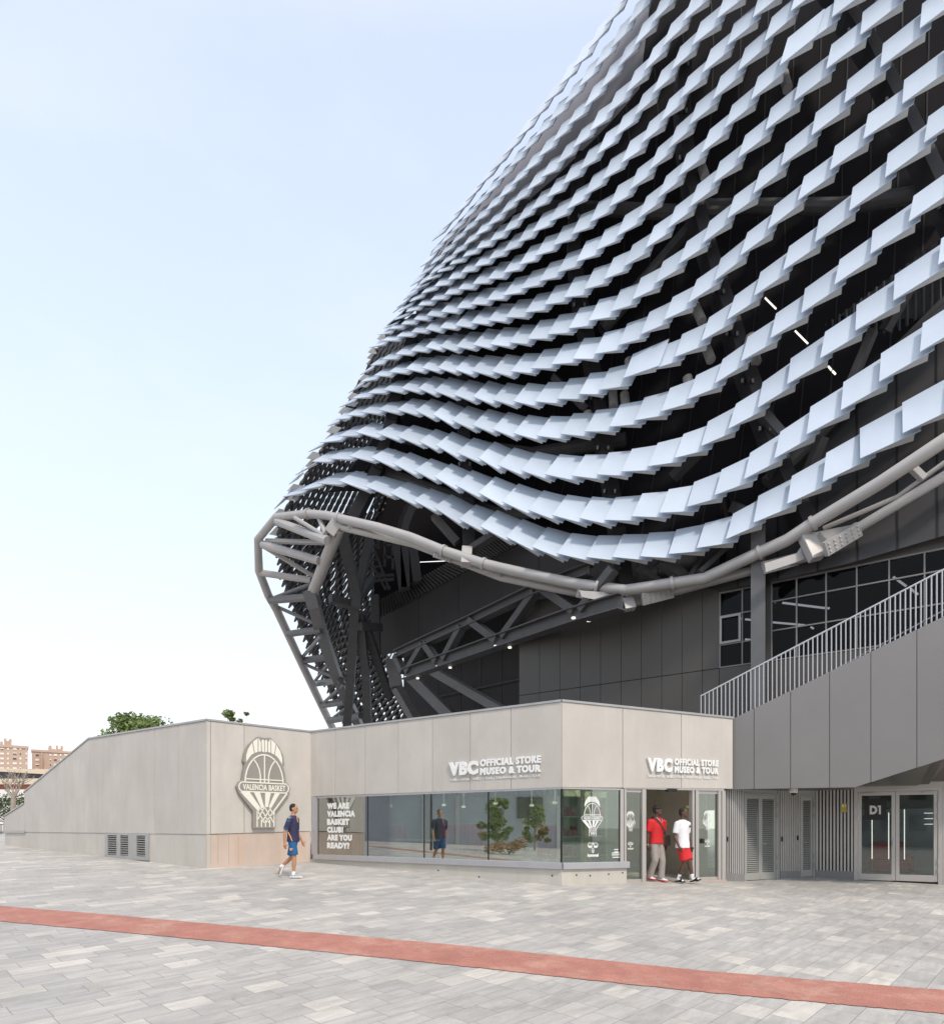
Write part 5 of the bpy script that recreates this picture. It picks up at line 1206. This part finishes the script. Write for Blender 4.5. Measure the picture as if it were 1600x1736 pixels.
mb = MB(); c = W2((.10, .20, .98)); mb.box(c, (.08, .24, .28), R(-62)); obj('pouch', mb, M['leather'], bg, bevel=.02)
mb = MB(); pts = [W2(q) for q in ((.11, .17, 1.08), (.152, .10, 1.2), (.148, .0, 1.34), (.125, -.08, 1.45), (.05, -.115, 1.535), (-.05, -.10, 1.52), (-.13, .0, 1.36), (-.13, .12, 1.18), (.02, .2, 1.06))]
for a, b_ in zip(pts, pts[1:]): mb.bar(a, b_, .04, .012, (0, 1, .3))
obj('strap', mb, M['leather'], bg)
mb = MB(); mb.tube([W2(q) for q in ((.06, -.07, 1.535), (.135, -.035, 1.46), (.15, .01, 1.40), (.135, .05, 1.46), (.06, .08, 1.535))], .006, 6); obj('necklace', mb, mat('silver_chain', (.7, .7, .68), .3, .8), sh2)
mb = MB(); mb.tube([W2((-.03, -.26, .895)), W2((-.028, -.26, .865))], .033, 10); obj('wristwatch', mb, mat('gold_watch', (.55, .42, .2), .3, .8), t2)
og = P(1157, 1496.5, 23.3); og.z = ground_z(og.x, og.y)+.008
J = dict(lean=.0, hyaw=R(22),
 armR=[(.0, -.22, 1.43), (-.04, -.27, 1.13), (.08, -.27, .88), (.12, -.262, .78)], armL=[(.0, .22, 1.43), (-.06, .30, 1.14), (-.02, .37, .89), (.0, .39, .79)],
 legR=[(.0, -.09, .92), (.09, -.05, .50), (-.06, -.10, .085), (.08, -.11, .03)], legL=[(.0, .09, .92), (.16, .03, .52), (.22, .08, .10), (.36, .10, .07)], soleL=(-.25, 0, .97))
t3, W3, sh3, _ = person('man in white t-shirt, red shorts and slides leaving the store', og, R(-52), 1.84, J, dict(skin=M['dskin'], hairtype='short', shirt=M['wcloth'], pants=M['red'], short=.92, hem=.84, foot='slide'))
mb = MB(); mb.box(W3((.15, .075, 1.36)), (.012, .05, .05), R(-45)); obj('badge', mb, M['black'], sh3)

# ------------------------------------------------------------------ vegetation and background
def leaves(mb, c, r, n, s, squash=1):
    for _ in range(n):
        while True:
            v = Vector((rnd.uniform(-1, 1), rnd.uniform(-1, 1), rnd.uniform(-1, 1)))
            if .35 < v.length < 1: break
        p = Vector(c)+Vector((v.x*r[0], v.y*r[1], v.z*r[2]))
        a = Vector((rnd.gauss(0, 1), rnd.gauss(0, 1), rnd.gauss(0, .6))).normalized(); b_ = a.cross(Vector((rnd.gauss(0, 1), rnd.gauss(0, 1), rnd.gauss(0, 1)))).normalized()
        l = s*rnd.uniform(.6, 1.3); w_ = l*.45
        mb.add([p-a*l*.5, p+b_*w_*.5, p+a*l*.5, p-b_*w_*.5], [(0, 1, 2, 3)])
def tree(name, base, H, cr, label, cat, n=26, nl=170, ls=.28, group=None, trunk=.16, lo=.35, mleaf='leaf'):
    base = Vector(base); t = thing(name, base, label, cat, group); mb = MB(); lf = MB()
    topz = H*lo
    mb.tube([base-Vector((0, 0, .1)), base+Vector((.05, .02, topz*.5)), base+Vector((.0, .05, topz)), base+Vector((.05, 0, H*.8))], [trunk, trunk*.8, trunk*.65, trunk*.2], 8)
    for i in range(n):
        a = rnd.uniform(0, 6.28); f = rnd.uniform(0, 1)**.8; rr = cr*math.sqrt(rnd.uniform(.05, 1))*(1-.55*f**2)
        c = base+Vector((rr*math.cos(a), rr*math.sin(a), topz+(H-topz)*f*.95))
        st_ = base+Vector((0, 0, topz*rnd.uniform(.6, 1)+(c.z-base.z-topz)*.3)); mb.tube([st_, st_.lerp(c, .55)+Vector((0, 0, .1)), c], [trunk*.3, trunk*.18, trunk*.06], 5)
        s_ = rnd.uniform(.6, 1.25)*cr*.30; leaves(lf, c, (s_, s_, s_*.75), nl, ls)
    obj('trunk', mb, M['bark'], t); obj('crown', lf, M[mleaf], t, smooth='raw'); return t
def gnd(x, D): p = P(x, HY, D); p.z = ground_z(p.x, p.y); return p
tree('broadleaf_tree', gnd(232, 62), 7.75, 2.7, 'bushy green tree rising behind the sloping concrete wall', 'tree', 80, 110, .30)
tree('broadleaf_tree', gnd(384, 66), 9.1, 1.1, 'small tree top peeping over the pavilion corner', 'tree', 10, 110, .26)
tree('broadleaf_tree', gnd(410, 70), 9.2, .9, 'tiny tuft of foliage just right of the pavilion corner above the coping', 'tree', 7, 60, .25)
# hedge and bare tree
hb = gnd(10, 62); t = thing('hedge', hb, 'dark green clipped hedge beside the low end of the concrete wall', 'hedge'); mb = MB()
for k in range(12): leaves(mb, hb+Vector((-2.6+k*.38, rnd.uniform(-.3, .3), 1.75)), (.55, .6, 1.0), 260, .17)
obj('foliage', mb, M['hedge'], t, smooth='raw'); mb = MB()
for k in range(6): mb.tube([hb+Vector((-2.4+k*.75, 0, -.3)), hb+Vector((-2.4+k*.75, .05, 1.6))], .03, 6)
obj('stem', mb, M['bark'], t)
bt_ = gnd(22.5, 58); t = thing('bare_tree', bt_, 'pale leafless young tree in front of the white hall', 'tree'); mb = MB()
px = lambda x, y: P(x, y, 58)
mb.tube([px(22, 1410), px(22.3, 1375), px(23, 1352)], [.16, .15, .13], 8)
def branch(a, d, L, r, n):
    b_ = a+d*L; m_ = a.lerp(b_, .5)+Vector((rnd.uniform(-.1, .1), 0, .05)); mb.tube([a, m_, b_], [r, r*.8, r*.55], 5)
    if n:
        for _ in range(3 if n > 1 else 2): branch(b_ if rnd.random() < .6 else m_, (d+Vector((rnd.uniform(-.7, .7), rnd.uniform(-.6, .6), rnd.uniform(-.1, .5)))).normalized(), L*rnd.uniform(.55, .8), r*.55, n-1)
for d in ((-.25, 0, 1), (.5, .1, 1), (.1, .2, 1), (-.6, -.1, .7)): branch(px(23, 1354), Vector(d).normalized(), .75, .075, 3)
obj('trunk', mb, M['bark'], t)
f = gnd(3, 58); t = thing('fence', f, 'dark metal fence below the hedge at the left edge', 'fence'); mb = MB()
for k in range(26): p = f+Vector((-2.2+k*.1, -.4, 0)); mb.bar(p-Vector((0, 0, .3)), p+Vector((0, 0, .62)), .03, .03)
obj('bars', mb, M['dsteel'], t); mb = MB()
for z in (.1, .58): mb.bar(f+Vector((-2.3, -.43, z)), f+Vector((.4, -.43, z)), .04, .04)
obj('rail', mb, M['dsteel'], t)
# low white hall
HF = DF(-60, 118, 130, 118); t = thing('low_hall', HF.pt(5, 0), 'low white hall with beige roof and red brick band at the left', 'building')
mb = MB(); HF.pq(mb, [(-60, 1338.5), (130, 1338.5), (130, 1420), (-60, 1420)], -6, 0); obj('wall', mb, M['plasterw'], t)
mb = MB(); HF.pq(mb, [(-60, 1330), (130, 1330), (130, 1338.3), (-60, 1338.3)], -5.9, -.06); obj('brick_band', mb, mat('red_brick_band', (.36, .13, .08), .8, 0, .2, .6, stretch=(3, 1, 1)), t)
mb = MB(); HF.pq(mb, [(-60, 1321), (130, 1319.5), (130, 1329.8), (-60, 1329.8)], -6, .5); obj('lower_roof', mb, M['tileroof'], t)
mb = MB(); HF.pq(mb, [(-60, 1305), (130, 1316), (130, 1319.3), (-60, 1320.8)], -6, -.8); obj('clerestory', mb, mat('blue_glazing', (.06, .07, .10), .2, 0, .2), t)
mb = MB(); HF.pq(mb, [(-60, 1301.5), (130, 1305.5), (130, 1315.8), (-60, 1304.8)], -6, .2); obj('upper_roof', mb, M['tileroof'], t)
for k in range(9):
    x = -10+k*7.6; w_ = MB(); HF.pbox(w_, x, x+4.6, 1353, 1359.3, .0, .1); o = obj('window', w_, M['wingls' if k < 5 else 'brick'], t); w_ = MB(); HF.pbox(w_, x-.5, x+5.1, 1359.4, 1360.2, 0, .25); obj('sill', w_, M['plasterw'], o)
# brick towers
def tower(label, x0, x1, ytop, D, crown, cols, side=None):
    xm = (x0+x1)/2; c_ = P(xm, HY, D); dv = Vector((S, -(xm-800)/1600, 0)).normalized(); F = Face((c_.x, c_.y), (c_.x+dv.x, c_.y+dv.y)); U0, U1 = F.px(x0, HY)[0], F.px(x1, HY)[0]; t = thing('apartment_tower', F.pt((U0+U1)/2, 1), label, 'apartment tower', 'brick apartment towers on the skyline')
    mb = MB(); z1 = F.px(x0, ytop)[1]; F.box(mb, U0, U1, 0, z1, -16, 0); obj('wall', mb, M['brick'], t)
    mb = MB(); F.box(mb, U0-.2, U1+.2, z1+.01, z1+.7, -16, .3); obj('parapet', mb, M['brick'], t)
    for xa, xb, ya, tip in crown:
        mb = MB(); u0, u1 = F.px(xa, ya)[0], F.px(xb, ya)[0]; z2 = F.px(xa, ya)[1]
        F.prism(mb, [(u0, z1+.71), (u1, z1+.71), (u1, z2-.8*tip), ((u0+u1)/2+.3, z2), ((u0+u1)/2-.3, z2), (u0, z2-.8*tip)], -7, -3); obj('rooftop_turret', mb, M['brick'], t)
    for r in range(6):
        for x, w_, kind in cols:
            y = ytop+4.2+r*8.3
            if y > 1306: continue
            mb = MB(); F.pbox(mb, x, x+w_, y, y+3.2, 0, .12); fr_ = obj('window', mb, M['winblind'], t)
            mb = MB(); yy = y+rnd.choice((.3, 1.2, 1.8)); F.pbox(mb, x+.4, x+w_-.4, yy, y+3.0, .121, .16); obj('pane', mb, M['wingls' if rnd.random() < .45 else 'winblind'], fr_)
    if side:
        mb = MB(); F.pbox(mb, side[0], side[1], ytop+1, 1330, .0, 3.0); obj('projecting_bay', mb, M['brick'], t)
tower('brick apartment tower at the left edge with three rooftop turrets', -45, 47, 1264, 260, [(-8, -3, 1252, 1), (0, 5, 1255, .3), (7, 11, 1250, 1), (11.2, 15.6, 1254, .3), (15.8, 20, 1251, 1)], [(-8, 7, 0), (0.5, 6, 0), (12, 3.2, 0), (21.5, 7, 0), (33, 3.2, 0), (43.5, 2, 0)])
tower('brick apartment tower peeking above the sloping wall with pointed rooftop turrets', 54, 135, 1274.5, 300, [(81.5, 88, 1262.3, 1), (88.2, 94.5, 1268, .3), (94.7, 98.5, 1262.3, 1), (98.7, 102.4, 1268, .3), (102.6, 107, 1263, 1)], [(60, 6.5, 0), (84, 3, 0), (91, 6, 0), (101.5, 2.6, 0), (109, 6, 0), (119, 4, 0)], (70.5, 72))

# ------------------------------------------------------------------ across the plaza (seen mirrored in the shop window)
def mirror(x, y, D):
    v = P(x, y, D); d = (v-FW.p).dot(FW.n); return v-FW.n*2*d
def gm(x, D): p = mirror(x, HY, D); p.z = ground_z(p.x, p.y); return p
a, b_ = mirror(640, HY, 84), mirror(1010, HY, 84)
CB = Face((b_.x, b_.y), (a.x, a.y))
if CB.n.dot(Vector((0, 0, 0))-CB.p) < 0: CB.n = -CB.n
ca = thing('corrugated_shed', CB.pt(CB.L/2, .0), 'grey corrugated shed across the plaza, seen mirrored in the shop window', 'building')
mb = MB(); g0 = -.95
n_ = int(CB.L/.5)
for k in range(n_): CB.box(mb, k*.5, k*.5+.3, 4.2, 7.5, 0, .06)
CB.box(mb, -4, CB.L+4, g0, 7.5, -6, -.001); obj('wall', mb, M['corr'], ca)
mb = MB()
for k in range(int(CB.L/3)): CB.box(mb, k*3+.2, k*3+.55, g0, 4.2, 0, .12)
obj('pilaster', mb, M['rail'], ca)
for x in (889, 906):
    mb = MB(); p_ = mirror(x, 1362, 83.5); u_ = (p_-CB.p).dot(CB.u); CB.box(mb, u_-.7, u_+.7, 2.2, 4.1, .14, .2); obj('notice_board', mb, M['dsteel'], ca)
tree('bushy_tree', gm(842, 58), 3.4, 1.15, 'larger bushy green tree mirrored in the shop window', 'tree', 30, 120, .22, 'trees across the plaza', .08, .15)
tree('bushy_tree', gm(905, 66), 3.2, 1.05, 'paler bushy tree mirrored in the shop window near its right corner', 'tree', 26, 100, .22, 'trees across the plaza', .08, .2)
t = thing('lamp_post', gm(729, 52), 'slim dark lamp post mirrored in the shop window', 'lamp post'); mb = MB(); q = gm(729, 52); mb.tube([q, q+Vector((0, 0, 7))], [.08, .05], 8); obj('pole', mb, M['dsteel'], t)
mb = MB(); mb.box(q+Vector((0, 0, 7.05)), (.7, .25, .1)); obj('lantern', mb, M['dsteel'], t)
q = gm(858, 50); t = thing('rust_shrub', q, 'low rust-orange shrub mirrored in the shop window below the bushy trees', 'shrub')
lf = MB(); mb = MB()
for k in range(9):
    c_ = q+Vector((rnd.uniform(-.9, .9), rnd.uniform(-.9, .9), rnd.uniform(.25, .7))); leaves(lf, c_, (.38, .38, .3), 90, .16); mb.tube([q+Vector((0, 0, -.05)), c_], .02, 5)
obj('foliage', lf, leafmat('rust_leaf', (.24, .10, .03), (.42, .22, .08)), t, smooth='raw'); obj('stem', mb, M['bark'], t)

AB = Face((-60, -52), (70, -44)); AB.n = Vector((-AB.u.y, AB.u.x, 0))
t = thing('long_block', AB.pt(65, 0), 'long grey terrace block across the plaza, seen only mirrored in the entrance glass', 'building')
mb = MB(); AB.box(mb, 0, 130, -1.5, 11, -8, 0); obj('wall', mb, mat('grey_render', (.26, .25, .235), .8, 0, .1, .3), t)
mb = MB(); AB.box(mb, -.3, 130.3, 11.01, 11.6, -8.3, .4); obj('parapet', mb, M['plasterw'], t)
for k in range(43):
    for z in (1.0, 4.6, 8.0):
        w_ = MB(); AB.box(w_, 2+k*3, 3.7+k*3, z, z+1.9, .0, .08); obj('window', w_, M['wingls'], t)
for k, (x, y) in enumerate(((-22, -30), (-9, -34), (6, -31), (21, -28), (34, -33))):
    tree('plaza_tree', (x, y, ground_z(x, y)), 6.5+(k % 3)*.6, 2.2, ['round plaza tree mirrored in the entrance glass, farthest left of its row', 'second plaza tree from the left of the row across the plaza', 'middle tree of the row across the plaza', 'fourth plaza tree from the left of the row across the plaza', 'rightmost tree of the row across the plaza'][k], 'tree', 22, 90, .32, 'row of trees across the plaza', .12, .3)

# ------------------------------------------------------------------ light, sky, camera
SUN_EL, SUN_AZ = R(48), R(152)   # azimuth clockwise from +Y
sd = Vector((math.sin(SUN_AZ)*math.cos(SUN_EL), math.cos(SUN_AZ)*math.cos(SUN_EL), math.sin(SUN_EL)))
l = bpy.data.lights.new('sun', 'SUN'); l.energy = 1.8; l.angle = R(7); l.color = (1, .90, .77)
so = bpy.data.objects.new('sun', l); COL.objects.link(so); so.rotation_euler = sd.to_track_quat('Z', 'Y').to_euler(); so.location = (0, -5, 40)
w = bpy.data.worlds.new('World'); scene.world = w; w.use_nodes = True; nt = w.node_tree; N = nt.nodes; L = nt.links
bgn = N['Background']; sky = N.new('ShaderNodeTexSky'); sky.sky_type = 'NISHITA'; sky.sun_disc = False; sky.sun_elevation = SUN_EL; sky.sun_rotation = SUN_AZ
sky.dust_density = 3.0; sky.air_density = 1.2; sky.ozone_density = 1.0
tc = N.new('ShaderNodeTexCoord'); sx = N.new('ShaderNodeSeparateXYZ'); L.new(tc.outputs['Generated'], sx.inputs[0])
cr = N.new('ShaderNodeValToRGB'); e = cr.color_ramp.elements   # thin high haze, by elevation
e[0].position = 0; e[0].color = (1.08, 1.06, 1.06, 1); e[1].position = 1; e[1].color = (1.05, 1.0, .97, 1)
for p_, c_ in ((.14, (.90, .95, 1.01, 1)), (.32, (.80, .895, 1.0, 1)), (.55, (.685, .795, .955, 1)), (.78, (.60, .69, .93, 1)), (.93, (1.05, 1.0, .97, 1))): q = cr.color_ramp.elements.new(p_); q.color = c_
L.new(sx.outputs['Z'], cr.inputs[0])
no = N.new('ShaderNodeTexNoise'); no.inputs['Scale'].default_value = 2.2; no.inputs['Detail'].default_value = 7; no.inputs['Roughness'].default_value = .55
mp = N.new('ShaderNodeMapping'); mp.inputs['Scale'].default_value = (1, 1, 2.4); L.new(tc.outputs['Generated'], mp.inputs[0]); L.new(mp.outputs[0], no.inputs['Vector'])
mr = N.new('ShaderNodeMapRange'); mr.inputs[1].default_value = .5; mr.inputs[2].default_value = .78; mr.inputs[4].default_value = .3; L.new(no.outputs['Fac'], mr.inputs[0])
mc = N.new('ShaderNodeMix'); mc.data_type = 'RGBA'; mc.inputs['B'].default_value = (.97, .98, 1, 1); L.new(mr.outputs[0], mc.inputs['Factor']); L.new(cr.outputs[0], mc.inputs['A'])
sc_ = N.new('ShaderNodeVectorMath'); sc_.operation = 'SCALE'; sc_.inputs['Scale'].default_value = 10.0; L.new(mc.outputs['Result'], sc_.inputs[0])
mx = N.new('ShaderNodeMix'); mx.data_type = 'RGBA'; mx.inputs['Factor'].default_value = .88; L.new(sky.outputs[0], mx.inputs['A']); L.new(sc_.outputs[0], mx.inputs['B'])
L.new(mx.outputs['Result'], bgn.inputs[0]); bgn.inputs[1].default_value = .10
c = bpy.data.cameras.new('camera'); co = bpy.data.objects.new('camera', c); COL.objects.link(co); scene.camera = co
co.location = (0, 0, ZC); co.rotation_euler = (R(90), 0, 0)
c.sensor_fit = 'HORIZONTAL'; c.sensor_width = 36; c.lens = 36*S
# vertical lens shift, in units of the larger image side
c.shift_y = (HY-868)/1600; c.clip_end = 3000; c.clip_start = .05
vs = scene.view_settings; vs.view_transform = 'Standard'; vs.look = 'None'; vs.exposure = 0.36; vs.gamma = 1
scene.cycles.max_bounces = 8; scene.cycles.transparent_max_bounces = 16
try: scene.cycles.use_denoising = True
except Exception: pass
